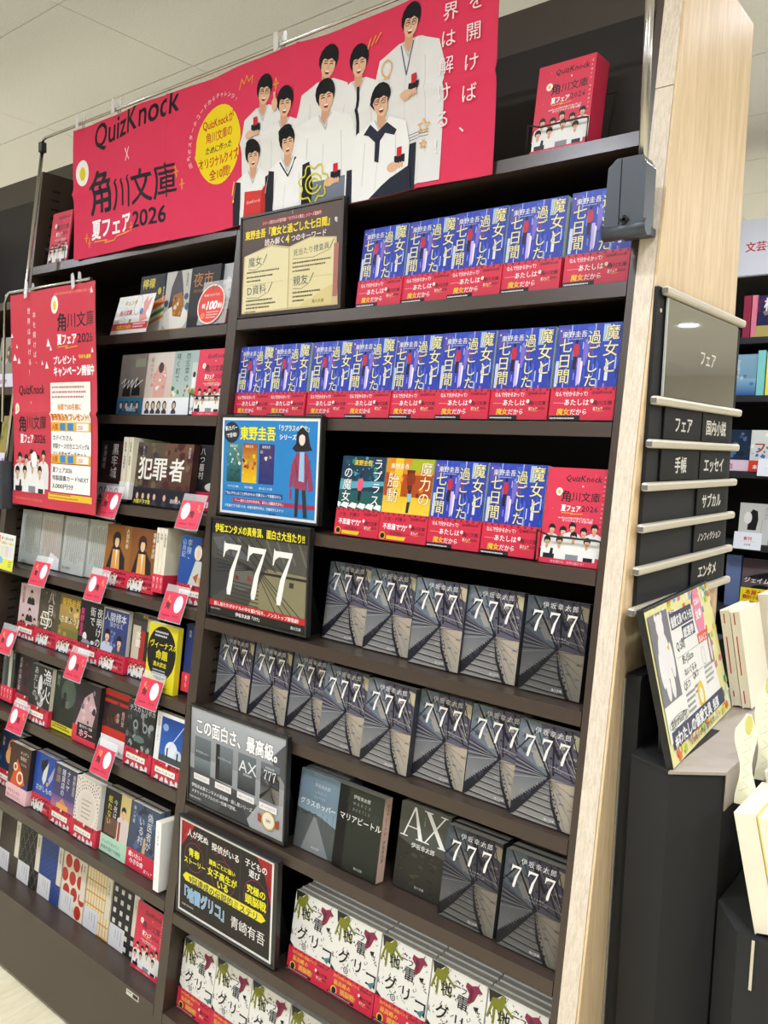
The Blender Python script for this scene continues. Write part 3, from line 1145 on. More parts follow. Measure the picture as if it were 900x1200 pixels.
def book(key, label, x, z, sb=.03, lean=.14, group=None, rz=0.0, behind=0, blabel=None, bgroup=None, cat='book', y=None):
    d = _book[key]
    if y is None:
        y = fy(z) + sb
    lift = d['th'] * math.sin(lean) + .0004

    def one(k, lb, gr):
        t = thing('book', lb, cat, (x + (.001 * ((k * 7) % 3 - 1) if k else 0), y + k * (d['th'] + .0012) / math.cos(lean), z + lift), (-lean, 0, rz), gr)
        meshobj('page_block', d['pages'], t)
        meshobj('cover', d['cover'], t)
        if k == 0:
            if d['print']:
                meshobj('cover_print', d['print'], t)
            if d['band']:
                bo = meshobj('band', d['band'], t)
                meshobj('band_print', d['bprint'], bo)
            if d['st']:
                meshobj('spine_title', d['st'], t, (d['w'] + .0001, 0, 0), (0, 0, math.pi / 2))
        return t
    f = one(0, label, group)
    for k in range(1, behind + 1):
        one(k, blabel[k - 1] if isinstance(blabel, list) else blabel, bgroup)
    return f


ORD = ['first', 'second', 'third', 'fourth', 'fifth', 'sixth', 'seventh', 'eighth', 'ninth']
design('blue', cov_blue(), .018, '#2a3f9c', '#b9cfc2', fair_band(105, 50, 2), 50)
design('teal', cov_teal(), .017, '#12313c', '#b9cfc2', fair_band(105, 50, 3), 50)
design('gold', cov_yellow(), .017, '#c88a18', '#b9cfc2', fair_band(105, 50, 3), 50)
design('s777', cov_777(1.0), .017, '#4b4c55', '#3c3d42', pages=PAGESG)
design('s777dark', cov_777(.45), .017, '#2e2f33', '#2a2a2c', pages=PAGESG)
design('glico', cov_glico(), .014, '#ece9e0', '#e8e4dc', fair_band(105, 44, 4), 44, pages=PAGESG)
design('grass', cov_grass(), .014, '#66747c', '#6a7478', pages=PAGESG)
design('maria', cov_maria(), .022, '#22261f', '#d9b9a6', pages=PAGESG, spine_text=('マリアビートル 伊坂幸太郎', '#3a2a22'))
design('ax', cov_ax(), .016, '#3a3b34', '#3a3b34', pages=PAGESG)
design('fair', fair_cover(), .004, RED, RED, pages=solid('#f2d8da'), w=100)
design('fairplain', None, .004, RED, RED, pages=solid('#f2d8da'), w=100)

SH = ['top shelf', 'second shelf', 'third shelf', 'fourth shelf', 'fifth shelf', 'sixth shelf', 'seventh shelf']
for i, x in enumerate((.322, .428, .530, .636, .750)):
    book('blue', 'blue night-scene novel with red band beside the notebook sign, %s from left' % ORD[i], x, R[1], .014 + .003 * (i % 2), .13, 'blue novels on the upper blue shelf')
for i, x in enumerate((.003, .109, .218, .323, .425, .532, .639, .750)):
    book('blue', 'blue night-scene novel with red band in the row of eight, %s from left' % ORD[i], x, R[2], .014 + .003 * ((i + 1) % 2), .13, 'blue novels in the full row of eight')
book('teal', 'teal novel with a pink-coated figure on a crossing and red band', .326, R[3], .016, .14)
book('gold', 'orange and yellow street-scene novel with red band beside the teal one', .433, R[3], .016, .14)
for i, x in enumerate((.541, .650)):
    book('blue', 'blue night-scene novel with red band next to %s' % ('the orange novel' if i == 0 else 'the red booklet in a black stand'), x, R[3], .016, .14, 'blue novels on the mixed shelf')
for i, (x, sb) in enumerate(((.292, .050), (.400, .045), (.517, .030), (.622, .036), (.737, .030))):
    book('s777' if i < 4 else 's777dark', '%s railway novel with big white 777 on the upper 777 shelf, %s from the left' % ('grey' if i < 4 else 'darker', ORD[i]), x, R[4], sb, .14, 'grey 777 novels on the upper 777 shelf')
for i, (x, sb) in enumerate(((.009, .041), (.119, .042), (.226, .046), (.333, .024), (.446, .014), (.552, .028), (.660, .026), (.7665 - .012, .014))):
    book('s777', 'grey railway novel with big white 777 in the row of eight, %s from left' % ORD[i], x, R[5], sb, .14, 'grey 777 novels in the lower row of eight')
for i, (k, lb, x, sb, nb) in enumerate((('grass', 'grey-blue novel with an empty country road on its cover', .293, .030, 3), ('maria', 'near-black novel with pinkish spine standing beside the country-road novel', .398, .024, 0),
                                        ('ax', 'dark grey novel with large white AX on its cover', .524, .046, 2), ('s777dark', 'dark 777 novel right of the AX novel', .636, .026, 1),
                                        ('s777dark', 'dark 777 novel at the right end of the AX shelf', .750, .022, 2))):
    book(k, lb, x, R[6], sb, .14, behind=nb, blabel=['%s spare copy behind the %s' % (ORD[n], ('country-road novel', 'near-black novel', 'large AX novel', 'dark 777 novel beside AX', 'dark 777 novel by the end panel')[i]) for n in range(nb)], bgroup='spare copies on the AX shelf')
for r_, xs_, nm in ((7, (.311, .416, .524, .632, .740), 'upper'), (8, (.008, .115, .222, .330, .438, .546, .654, .7535), 'lowest')):
    for i, x in enumerate(xs_):
        if x + .105 > W:
            x = W - .107
        book('glico', 'white novel with green hand and red band, %s of its two shelves, %s from left' % (nm, ORD[i]), x, R[r_], .030, .15, 'white green-hand novels, %s shelf' % nm, behind=4,
             blabel=['spare green-hand novel, %s one behind the %s front copy, %s shelf' % (ORD[n], ORD[i], nm) for n in range(4)], bgroup='spare green-hand novels, %s shelf' % nm)


# ================================================================== FAIR BOOKLETS IN WIRE STANDS
def booklet(label, x, z, sb, n=1, stand=True, w=None, lean=.14, rz=0.0, nlabel=None):
    for k in range(n):
        lb = label if k == 0 else ('%s booklet behind the front one of the pile on the top shelf' % ORD[k - 1]) if n > 2 else 'second red booklet standing directly behind the one beside the blue novels'
        book('fair' if k == 0 else 'fairplain', lb, x, z, 0, lean, 'red fair booklets', rz, cat='booklet', y=fy(z) + sb + k * .0052)
    if stand:
        s = thing('booklet_stand', 'black wire stand holding the ' + (nlabel or label), 'stand', (x, fy(z) + sb, z), (0, 0, rz), 'black wire booklet stands')
        yb = n * .0052 + .01
        MB().tube([(-.0025, yb, .0026), (-.0025, -.008, .0026), (-.0025, -.004, .05), (.02, -.0045, .043), (.094, -.0045, .043), (.1025, -.004, .042), (.1025, -.008, .0026), (.1025, yb, .0026)], .0017, 8).obj('front_loop', BLACK, s)
        MB().box(-.0025, .1025, yb + .001, yb + .022, 0.0006, .0016).obj('base_plate', BLACK, s)
        MB().tube([(-.0025, yb + .006, .0026), (-.0025, yb + .032, .11), (.1025, yb + .032, .11), (.1025, yb + .006, .0026)], .0017, 8).obj('back_loop', BLACK, s)


booklet('red fair booklet at the front of the pile on the top shelf', .664, R[0], .016, 9, nlabel='pile of red booklets on the top shelf')
booklet('red fair booklet standing right of the two blue novels', .758, R[3], .014, 2, nlabel='red booklet right of the blue novels')
booklet('red fair booklet half hidden behind the banner', -.852, L[0], .02, 1, nlabel='red booklet half hidden behind the banner')
booklet('red fair booklet at the right end of the left bay, under the lemon novel shelf', -.137, L[2], .016, 1, nlabel='red booklet at the right end of the left bay')
booklet('red fair booklet at the right end of the patterned novels', -.182, L[8], .045, 1, stand=False, rz=.0)


# ================================================================== DISPLAY SIGNS
def sign(art, label, x, z, frame_m, w=292, h=208, yo=.003, lean=.02, foot=0.0, border='#f4f2ec', rz=0.0, leg=True):
    t = thing('display_sign', label, 'sign', (x, fy(z) + yo, z + .0026), (-lean, 0, rz), 'printed signs on easels')
    w_, h_ = w / 1000, h / 1000
    b = MB()
    e = .004
    b.box(0, w_, 0, .012, 0, e)
    b.box(0, w_, 0, .012, h_ - e, h_)
    b.box(0, e, 0, .012, e, h_ - e)
    b.box(w_ - e, w_, 0, .012, e, h_ - e)
    b.box(e, w_ - e, .003, .011, e, h_ - e)
    b.obj('frame', frame_m, t)
    meshobj('sign_print', art.mesh('sign_print'), t, (e + .0002, .0026, e + .0002))
    if leg:
        for sx in (.03, w_ - .034):
            MB().prism([(.0125, -foot), (.075, -foot), (.075, .008 - foot), (.020, h_ * .75), (.0125, h_ * .75)], 'x', sx, sx + .003).obj('easel_leg', BLACK, t)
    return t


def art_s1():
    a = Art(283, 199, '#4b3d38', '#5a4b44')
    a.rect(60, 177, 170, 13, '#8a2e30')
    a.text('シリーズ累計230万部突破!「ラプラスの魔女」シリーズ最新作', 62, 180, 8, '#f3e6dc', .01, fit=166)
    a.text('東野圭吾『魔女と過ごした七日間』', 10, 157, 19, '#ffe12a', .045, fit=250, out='#1a1010', ow=.03)
    a.text('を', 262, 160, 11, '#fff', .02)
    a.text('読み解く', 70, 138, 15, '#f3e9df', .02, out='#7a2b28', ow=.04)
    a.text('4', 131, 136, 22, '#ffe12a', .03)
    a.text('つのキーワード', 146, 138, 14, '#f3e9df', .02, out='#7a2b28', ow=.04)
    a.poly([(4, 4), (278, 4), (270, 132), (200, 140), (143, 128), (90, 138), (8, 122)], '#cdb98c')
    a.poly([(6, 6), (142, 8), (142, 124), (90, 134), (12, 122)], '#e8dcae')
    a.poly([(144, 8), (262, 6), (266, 130), (200, 138), (144, 126)], '#e4d7a4')
    a.rect(141, 8, 3, 118, '#bfae7c')
    a.rect(264, 20, 12, 100, '#b07068')
    for t, x, y, s in (('魔女', 22, 100, 21), ('見当たり捜査員', 154, 108, 14), ('D資料', 20, 42, 21), ('親友', 156, 50, 21)):
        a.text(t, x, y, s, '#33435c', .004, rot=.05)
        L_ = len(t) * s * .95
        a.pl([(x, y - 6), (x + L_ * .6, y - 8), (x + L_ + 6, y + 2)], .9, '#33435c')
        a.pl([(x + L_ + 6, y + 4), (x + L_ + 16, y + 20)], 1.8, '#2c2c2c')
    for x, y, w in ((18, 86, 108), (18, 76, 96), (18, 68, 50), (154, 92, 104), (154, 84, 108), (154, 76, 60), (18, 28, 90), (18, 20, 100), (18, 13, 90), (156, 34, 90), (156, 26, 60), (156, 18, 40)):
        a.greek(x, y, w, 1, 4, '#3c3428', 3.2)
    for x in (14, 148):
        for k in range(26):
            a.rect(x + k * 4.4, 62, 2.2, .8, '#9a8c60')
            a.z -= STEP
    a.poly([(176, 8), (262, 6), (264, 44), (230, 34), (210, 22), (190, 18)], '#d9c98a')
    a.text('角川文庫', 210, 12, 8, '#3a3020', .01)
    a.text('KADOKAWA', 14, 5, 5.5, '#3a3020', .01)
    return a


def art_s2():
    a = Art(283, 199, '#f2f1ec')
    a.rect(6, 5, 270, 188, '#2f86c8')
    a.ell(30, 168, 24, 22, '#2c3138', 20)
    a.text('新カバー', 10, 171, 11, '#fff', .03, rot=.1, fit=38)
    a.text('で登場!', 14, 157, 10, '#fff', .03, rot=.1)
    a.text('東野圭吾', 56, 156, 29, '#f6ea2c', .05, fit=106, out='#1a5a94', ow=.03)
    a.text('「ラプラスの魔女」', 164, 174, 13, '#f4f4c8', .03, fit=96)
    a.text('シリーズ', 172, 157, 12, '#fff', .03)
    for x, c1, c2, nm in ((18, '#1a4a4a', '#4a8a8c', 'ラプラスの魔女'), (66, '#f0c41c', '#b04a14', '魔力の胎動'), (116, '#2a3474', '#4a3a6c', '魔女と過ごした七日間')):
        a.rect(x, 66, 44, 80, c1, c2)
        a.blobs(16, x + 3, 96, 36, 40, 2, 5, [c1, c2, '#d9e0d0' if c1 != '#f0c41c' else '#7a1c10', '#9a8a6c'], int(x))
        a.blobs(5, x + 3, 70, 36, 20, 3, 6, [c1], int(x) + 5)
        a.text('東野圭吾', x + 8, 138, 6, '#eee', .01)
        a.text(nm, x + 22, 55, 5, '#fff', .01, anchor='c', fit=min(38, len(nm) * 5))
    a.rect(16, 38, 172, 11, '#2a5a94')
    a.text('「なんでそんなことがわかるの? 円華さんって何者なの?」', 14, 40, 7.5, '#fff', .02, fit=172)
    a.rect(40, 24, 236, 9, '#b0305c')
    a.text('「――あたしだからわかる、あたしは魔女だから」', 44, 26, 7, '#fff', .02, fit=150)
    a.text('不思議な"力"を持つ少女・円華が事件を呼ぶ、空想科学ミステリ!', 16, 14, 6.6, '#fff', .02, fit=176)
    a.text('角川文庫', 150, 6, 5, '#123')
    # drawn figure: long dark hair, red jacket
    a.poly([(222, 74), (232, 74), (230, 8), (222, 8)], '#34343c')
    a.poly([(238, 74), (248, 74), (256, 8), (246, 8)], '#34343c')
    a.poly([(222, 132), (252, 132), (262, 100), (270, 62), (258, 58), (252, 100), (252, 60), (216, 64), (220, 100), (212, 64), (204, 66), (210, 110)], '#a0405c')
    a.poly([(206, 62), (212, 62), (212, 40), (206, 42)], '#a0405c')
    a.poly([(231, 134), (243, 134), (245, 76), (230, 78)], '#9cc4e4')
    for k in range(5):
        a.pl([(214 + k * 3, 120 - k * 6), (226, 112 - k * 9)], .8, '#6c2038')
        a.pl([(262 - k * 2, 118 - k * 8), (250, 108 - k * 9)], .8, '#6c2038')
    a.poly([(222, 172), (236, 182), (250, 172), (258, 146), (264, 138), (250, 136), (220, 134), (210, 140), (220, 150)], '#2b2228')
    a.ell(236, 158, 8.5, 12, '#f0dcd0', 14)
    a.poly([(227, 164), (236, 168), (245, 164), (246, 174), (226, 174)], '#2b2228')
    return a


def art_s3():
    a = Art(283, 199, '#26221f')
    a.rect(2, 30, 279, 140, '#4d4b45')
    b = Art(279, 138)
    a.poly([(120, 30), (281, 30), (281, 110), (170, 112)], '#8a8363')
    a.poly([(180, 112), (281, 112), (281, 158), (160, 168)], '#55524b')
    a.poly([(60, 168), (130, 120), (30, 130), (4, 160)], '#5e5f62')
    a.poly([(2, 30), (120, 100), (2, 120)], '#3c3c3e')
    a.blobs(14, 4, 130, 90, 34, 6, 12, ['#6a6b6e', '#4a4a4c', '#56575a'], 9)
    a.ell(98, 86, 40, 26, '#66645e', 20)
    a.blobs(8, 70, 78, 60, 14, 3, 8, ['#7a2c24', '#8c3a30', '#6a5048'], 3)
    for i in range(6):
        a.pl([(20, 90 + i * 9), (136, 106)], 1.6, '#1c1c1e')
    for i in range(4):
        a.pl([(140 + i * 4, 106), (200 + i * 22, 30)], 1.8, '#2a2822')
        a.pl([(60 + 26 * i, 168), (150 + 24 * i, 108)], 2.4, '#2a2a2c')
    for i in range(4):
        a.pl([(170 + i * 30, 168), (190 + i * 30, 130)], 5, '#6d6a5e')
    a.rect(140, 100, 141, 5, '#2c2a28')
    for i in range(6):
        a.pl([(70 - i * 4, 76 - i * 8), (150, 72 - i * 8)], 2.2, '#3a3833')
    a.rect(236, 84, 12, 10, '#3a382e')
    for i in range(3):
        seven(a, 40 + 74 * i, 46, 112, '#f6f3ec')
    a.text('伊坂エンタメの真骨頂、面白さ大当たり!!', 12, 174, 19, '#f2e53a', .045, fit=262, out='#14110e', ow=.03)
    a.rect(0, 17, 283, 13, '#c2272d')
    a.text('殺し屋たちがホテルの中を駆け回る、ノンストップ群像劇!', 16, 19.5, 9, '#fff', .02, fit=250)
    a.text('伊坂幸太郎「777」', 84, 5, 9, '#fff', .03)
    a.text('KADOKAWA', 6, 10, 5, '#ddd', .01)
    a.text('角川文庫', 244, 5, 7, '#ddd', .02)
    return a


def art_s4():
    a = Art(283, 199, '#3f4144', '#b5b8bc')
    a.rect(0, 40, 283, 60, '#8f9296', '#a0a3a7')
    a.poly([(0, 0), (283, 0), (283, 30), (160, 60), (0, 70)], '#4a4c50')
    a.poly([(170, 0), (283, 0), (283, 70), (210, 50)], '#a8aaad')
    a.poly([(90, 0), (130, 50), (150, 56), (190, 0)], '#3b3c40')
    a.poly([(240, 150), (283, 190), (283, 110)], '#55575b')
    a.text('この面白さ、最高級。', 14, 150, 34, '#fbfbfb', .055, fit=262, out='#2a2b2e', ow=.05)
    for i, x in enumerate((14, 82, 150, 216)):
        a.rect(x, 66, 52, 74, '#2c3034', '#6f787e')
        if i == 0:
            a.rect(x, 66, 52, 30, '#4a5155', '#79868c')
            a.text('グラスホッパー', x + 4, 106, 6, '#e4e8ea')
        elif i == 1:
            a.rect(x, 66, 12, 74, '#1b1d1f')
            a.rect(x + 12, 66, 40, 74, '#2a2e30', '#79838a')
            a.text('マリアビートル', x + 5, 110, 6, '#e4e8ea')
        elif i == 2:
            a.text('AX', x + 2, 104, 34, '#e9ecee', 0, sx=1.1)
            a.text('伊坂幸太郎', x + 16, 98, 5, '#e4e8ea')
        else:
            rails_art(a, x, 66, 52, 60, .55, False)
            a.text('伊坂幸太郎', x + 14, 130, 5, '#e4e8ea')
            for k in range(3):
                seven(a, x + 10 + k * 12, 108, 20, '#e9ecee')
        t = ('グラスホッパー', 'マリアビートル', 'AX アックス', '777 トリプルセブン')[i]
        a.rect(x, 48, 50, 13, '#eceae8')
        a.text(t, x + 25, 52, 5.5, '#8a2b38', .02, anchor='c', fit=40)
    a.text('伊坂幸太郎エンタメの最高峰・殺し屋シリーズ、', 10, 32, 9, '#f2f2f2', .03, fit=196)
    a.text('メタリックダブルカバー仕様で登場。', 10, 20, 8.5, '#f2f2f2', .03, fit=146)
    a.text('KADOKAWA', 4, 8, 6, '#e0e0e0', .02)
    a.poly([(214, 38), (224, 34), (222, 20), (214, 22)], '#a8402c')
    a.poly([(262, 34), (272, 38), (272, 22), (264, 20)], '#a8402c')
    a.ell(243, 30, 19, 19, '#c9a45a', 22)
    a.ell(243, 30, 16, 16, '#efe6d2', 22)
    a.text('380', 243, 26, 10, '#8a3a24', .02, anchor='c')
    return a


def art_s5():
    a = Art(283, 199, '#f1efe9')
    a.rect(5, 5, 273, 189, '#221c1b')
    a.poly([(5, 194), (48, 194), (30, 170), (5, 138)], '#b0262c')
    a.poly([(236, 194), (278, 194), (278, 110), (262, 160)], '#b0262c')
    for k in range(3):
        a.pl([(12 + 10 * k, 194), (8 + 3 * k, 150 + 8 * k)], 2, '#7c1418')
        a.pl([(246 + 10 * k, 194), (270 + 2 * k, 140)], 2, '#7c1418')
    a.text('人が死ぬ', 24, 168, 17, '#f6f3ee', .03, out='#3a1418', ow=.02)
    a.text('探偵がいる', 102, 164, 17, '#f6f3ee', .03, out='#3a1418', ow=.02)
    a.text('子どもの', 202, 168, 16, '#f6f3ee', .03)
    a.text('遊び', 214, 150, 16, '#f6f3ee', .03)
    for x0, y0 in ((50, 182), (130, 178)):
        a.pl([(x0 - 16, y0 - 22), (x0 + 16, y0 + 4)], 1, '#b0303c')
        a.pl([(x0 + 16, y0 - 26), (x0 - 16, y0 + 2)], 1, '#b0303c')
    for x in (88, 190):
        a.pl([(x, 190), (x, 84)], .6, '#6b625e')
    for cx, cy, rx, ry in ((48, 126, 30, 30), (140, 116, 36, 34), (236, 112, 34, 34)):
        a.ring(cx, cy, rx, ry, 1.2, '#a02c58', 26)
    for t, x, y, s in (('青春', 30, 128, 18), ('ストーリー', 16, 110, 14), ('勝負ごとに強い', 96, 132, 11.5), ('女子高生が', 92, 110, 18), ('いる', 122, 92, 18), ('究極の', 210, 118, 18), ('頭脳戦', 206, 96, 20)):
        a.text(t, x, y, s, '#f2ea2e', .045, out='#221c1b', ow=.02)
    a.poly([(24, 70), (14, 78), (24, 88), (254, 88), (266, 79), (254, 70)], '#f2e52c')
    a.text('9冠達成の伝説的ミステリ', 34, 71, 17, '#1f3d4c', .03, fit=212)
    a.text('「地雷グリコ」', 8, 32, 32, '#7fb4dc', .05, fit=152, out='#fff', ow=.03)
    a.text('青崎有吾', 166, 30, 26, '#f4f1ec', .01, fit=100)
    a.text('KADOKAWA', 14, 16, 6, '#ddd', .02)
    return a


FR = mat('black_sign_frame', '#232323', .35, nscale=90)
sign(art_s1(), 'brown sign of an open notebook with handwritten keywords, topmost of the five signs', .002, R[1], mat('brown_black_frame', '#2d2522', .35), yo=.001, lean=.01)
sign(art_s2(), 'blue sign with three covers and a figure in a red jacket', .002, R[3] + .012, FR, foot=.0125)
sign(art_s3(), 'black sign with three huge white sevens under yellow lettering', .002, R[4] + .006, FR, foot=.0065)
sign(art_s4(), 'silver-grey sign with four book covers under white lettering', .002, R[6] + .006, FR, foot=.0065)
sign(art_s5(), 'black sign with white border, red curtains and yellow lettering, lowest sign', .004, R[7] + .004, FR, w=300, foot=.0045)

# ================================================================== LEFT BAY BOOKS
band_g = {s: fair_band(105, 42, s) for s in (0, 1)}


def wband(col, texts, faces=0):
    a = Art(105, 40, col)
    for i in range(faces):
        x = 8 + i * (90 / faces)
        a.ell(x + 10, 22, 8, 11, '#2a2427', 10)
        a.ell(x + 10, 21, 5, 7.5, '#d9b59c', 10)
        a.poly([(x + 1, 8), (x + 5, 12), (x + 15, 12), (x + 19, 8), (x + 19, 2), (x + 1, 2)], '#3a3c48')
    for t in texts:
        a.text(*t)
    return a


# --- second shelf: lemon, cat, night market
design('lemon', cov_simple('#1b1f24', '#1a1c22', [('檸檬', 8, 118, 26, '#e6d24a', False, .02), ('梶井基次郎', 96, 116, 7, '#d8d4c8', True)],
                           [bl(4, 60, 90, 40, 16, 3, 6, ['#3a3f3c', '#524a44'], 4), el(80, 106, 7, 9, '#d2b51f'), po([(0, 0), (105, 0), (105, 92), (0, 60)], '#e7e3d6'),
                            po([(0, 62), (105, 94), (105, 74), (0, 44)], '#e07a22'), po([(0, 34), (105, 66), (105, 56), (0, 26)], '#5b8a3a'), po([(0, 18), (105, 48), (105, 40), (0, 12)], '#e0963a')]), .012, '#26282c', '#4a4c40')
design('cat', cov_simple('#b8b4a8', '#c9c6bc', [('夏目漱石', 88, 140, 8, '#2a2a2a', True)],
                         [po([(30, 110), (48, 148), (62, 148), (74, 110), (84, 60), (24, 60)], '#4a4348'), el(52, 34, 50, 30, '#f0ece2'), po([(40, 90), (70, 96), (84, 70), (76, 36), (44, 40), (38, 66)], '#a06a2c'),
                          bl(10, 44, 44, 30, 44, 3, 7, ['#6b3c1a', '#c98a3c', '#e8d8b8'], 5), el(14, 72, 8, 9, '#3a6670'), el(96, 60, 8, 9, '#3a6670'), el(90, 84, 8, 8, '#40557a'), bx(0, 0, 105, 10, '#e9b93a')]), .012, '#b8b4a8', '#c6c2b6')
design('market', cov_simple('#1c1b1c', '#232122', [('夜市', 10, 104, 36, '#c07a3c', False, .0), ('恒川光太郎', 14, 88, 9, '#a8703c', False)], [bl(8, 10, 10, 80, 60, 3, 8, ['#262324', '#2c2a2a'], 7)]), .012, '#1c1b1c', '#1c1b1c')
design('sketch', cov_simple('#d8d8d6', '#c4c5c6', [('罪', 70, 120, 20, '#555', False)], [bl(18, 10, 40, 80, 100, 3, 9, ['#9a9c9e', '#b4b6b8', '#7d8082', '#e8e8e6'], 9), bx(0, 10, 105, 34, '#cc3a3e')]), .012, '#ddd', '#ddd')
book('lemon', 'dark novel with yellow title and striped lower half on the second shelf', -.437, L[1], .05, .12)
book('cat', 'pale novel with a brown cat and dark peak between the striped and black novels', -.339, L[1], .05, .12)
book('market', 'black novel with orange title behind the round red tag', -.231, L[1], .045, .12)
book('sketch', 'pale grey novel at the right end of the second shelf', -.136, L[1], .055, .12)
# white card leaning in front
ca = Art(148, 100, '#f4f2ee')
ca.text('キュンタ', 30, 76, 14, '#c9c21c', .04, fit=52, out='#3a3a2a', ow=.02)
ca.text('×', 40, 66, 7, '#555')
ca.text('角川文庫', 18, 50, 15, '#d2434e', .05, fit=52)
ca.ring(88, 74, 13, 26, .8, '#333', 18)
ca.poly([(108, 78), (120, 96), (124, 80), (140, 92), (134, 62), (128, 50), (140, 34), (112, 28), (104, 44), (116, 60)], '#e8a09c')
ca.ell(108, 56, 7, 9, '#5b86c4', 8)
ca.ring(34, 34, 16, 8, .8, '#444', 14)
ca.ell(70, 32, 5, 7, '#8a9a8c', 8)
ca.rect(0, 10, 148, 18, '#d8404e')
ca.text('限定コラボ!!', 20, 13, 12, '#f4d83a', .04, fit=62)
ca.greek(88, 22, 50, 2, 7, '#fff', 3.4)
t = thing('collaboration_card', 'white card with a pink creature and red bottom strip leaning by the dark striped novel', 'card', (-.478, fy(L[1]) + .004, L[1] + .0006), (-.30, 0, 0))
box('card_board', solid('#f4f2ee'), t, 0, .148, 0, .001, 0, .1)
meshobj('card_print', ca.mesh('card_print', y0=-.0001), t)
# oval tag
ta = Art(92, 92)
ta.ell(46, 46, 45, 45, '#f6d9cc', 30)
ta.ell(46, 46, 42, 42, '#dc3a2c', 30)
ta.text('祝', 16, 38, 12, '#fff', .03)
ta.text('100', 28, 34, 26, '#fff', .05, skew=.15)
ta.text('刷!', 70, 36, 13, '#fff', .04, fit=16)
ta.text('「時が経てわかりてます」', 14, 64, 7, '#f3e3c8', .01, fit=62)
ta.ell(24, 20, 8, 8, '#f0784a', 12)
ta.greek(36, 26, 40, 3, 6, '#f4c9bc', 3)
ta.pl([(46, 76), (44, 92)], 1.5, '#3a2420')
ta.poly([(46, 84), (62, 90), (52, 80)], '#4c7a3c')
ob = MB()
ob.prism([(.046 + .0455 * math.cos(2 * math.pi * k / 30), .046 + .0455 * math.sin(2 * math.pi * k / 30)) for k in range(30)], 'y', 0, .0012)
t = thing('oval_tag', 'round red tag reading 100 in front of the black novel', 'tag', (-.150, fy(L[1]) + .006, L[1] + .0045), (-.2, 0, 0))
ob.obj('tag_board', solid('#e8e0d8'), t)
meshobj('tag_print', ta.mesh('tag_print', y0=-.0001), t)
box('clear_support', ACRYL, t, .005, .1, .003, .0045, .001, .1)

# --- third shelf
design('mono', cov_simple('#5d5350', '#8c847c', [], [bx(60, 116, 40, 20, '#9a9c84'), el(34, 70, 12, 14, '#1c1a1c'), po([(16, 44), (50, 44), (48, 66), (20, 66)], '#1c1a1c'), el(72, 72, 12, 14, '#1c1a1c'), po([(54, 46), (90, 46), (88, 66), (58, 68)], '#1c1a1c'),
                                               lambda a: a.pl([(10, 76), (24, 88), (20, 66), (40, 84), (36, 64), (56, 86), (52, 66), (74, 90), (66, 66), (96, 84)], 2, '#f2efea')]), .014, '#6a605c', '#888',
       wband('#2c6c8c', [('映画化', 40, 8, 14, '#c7d9e4', .02)], 4), 40, '#2c6c8c')
design('blush', cov_simple('#cdb8ae', '#dcd0c6', [('桜の下で', 20, 138, 13, '#a08a84', True)], [po([(34, 40), (78, 40), (82, 96), (70, 120), (44, 118), (30, 92)], '#d9a79c'), el(56, 112, 10, 13, '#5a4440'), bl(14, 20, 44, 70, 60, 2, 6, ['#e8cfc8', '#c98f88', '#f2e6de'], 6)]), .014, '#cdb8ae', '#d8ccc4',
       wband('#efebe4', [], 4), 40, '#efebe4')
design('forget', cov_simple('#b9c8c0', '#a3b8b4', [('勿忘草の', 52, 144, 17, '#33403c', True, .0), ('咲く町で', 18, 144, 17, '#33403c', True, .0)], [bx(70, 60, 20, 60, '#c9d0c8'), bl(26, 0, 40, 105, 26, 3, 7, ['#5c8a4a', '#d9a83a', '#e8e4d4', '#c8603c', '#4a7a54'], 3), el(80, 92, 5, 7, '#2a2a2c'), po([(74, 62), (86, 62), (86, 86), (74, 86)], '#eef0ee')]), .014, '#b9c8c0', '#b9c8c0',
       wband('#eef1f2', [('感動作', 74, 10, 8, '#335')], 1), 40, '#eef1f2')
design('yellowb', cov_simple('#8a8c74', '#a6b09a', [('二度目の夏', 84, 144, 16, '#2c3a34', True, .02)], [bl(20, 0, 40, 105, 50, 3, 8, ['#c4803c', '#d8a04c', '#8c3c24', '#5c7a4c'], 8)]), .014, '#8a8c74', '#8a8c74',
       wband('#f2e22c', [('涙が', 10, 22, 15, INK, .04), ('止まらない', 8, 5, 14, INK, .04)], 0), 40, '#f2e22c')
book('mono', 'dark grey-brown novel with two dark figures over a blue film band', -.452, L[2], .028, .13)
book('blush', 'pale pink novel with a faded kimono figure and white band', -.346, L[2], .03, .13)
book('forget', 'pale green novel with meadow flowers and white band', -.240, L[2], .028, .13)
book('yellowb', 'brown-green novel with bright yellow band behind the red booklet', -.1365, L[2], .072, .13)
# --- fourth shelf
design('castle', cov_simple('#3c1e20', '#2a2224', [('黒牢城', 62, 142, 29, '#e8e4de', True, .01), ('米澤穂信', 18, 138, 15, '#d9d2cc', True, .0)], [bl(16, 50, 50, 50, 90, 4, 12, ['#5a1c20', '#2c1a1c', '#46262a'], 3)]), .02, '#3a2224', '#e4dfd0',
       wband('#c9c8c8', [], 4), 42, '#c9c8c8', pages=PAGES)
cr_l, cr_r = Art(105, 148, '#4a2f28', '#5a5040'), Art(105, 148, '#3c2420', '#6c4c38')
for q, sd in ((cr_l, 4), (cr_r, 5)):
    q.blobs(22, 0, 40, 105, 108, 5, 16, ['#5a3028', '#3c2a2c', '#6d6048', '#4a1f20', '#3a3340'], sd)
cr_l.text('犯', 10, 66, 56, '#efebe2', .03)
cr_l.text('罪', 66, 66, 56, '#efebe2', .03)
cr_l.text('天上の葦', 24, 140, 9, '#d8d0c4', 0, vert=True)
cr_r.text('罪', -39 + 0, 66, 56, '#efebe2', .03)
cr_r.text('者', 24, 66, 56, '#efebe2', .03)
cr_r.text('太田愛', 92, 142, 9, '#d8d0c4', 0, vert=True)
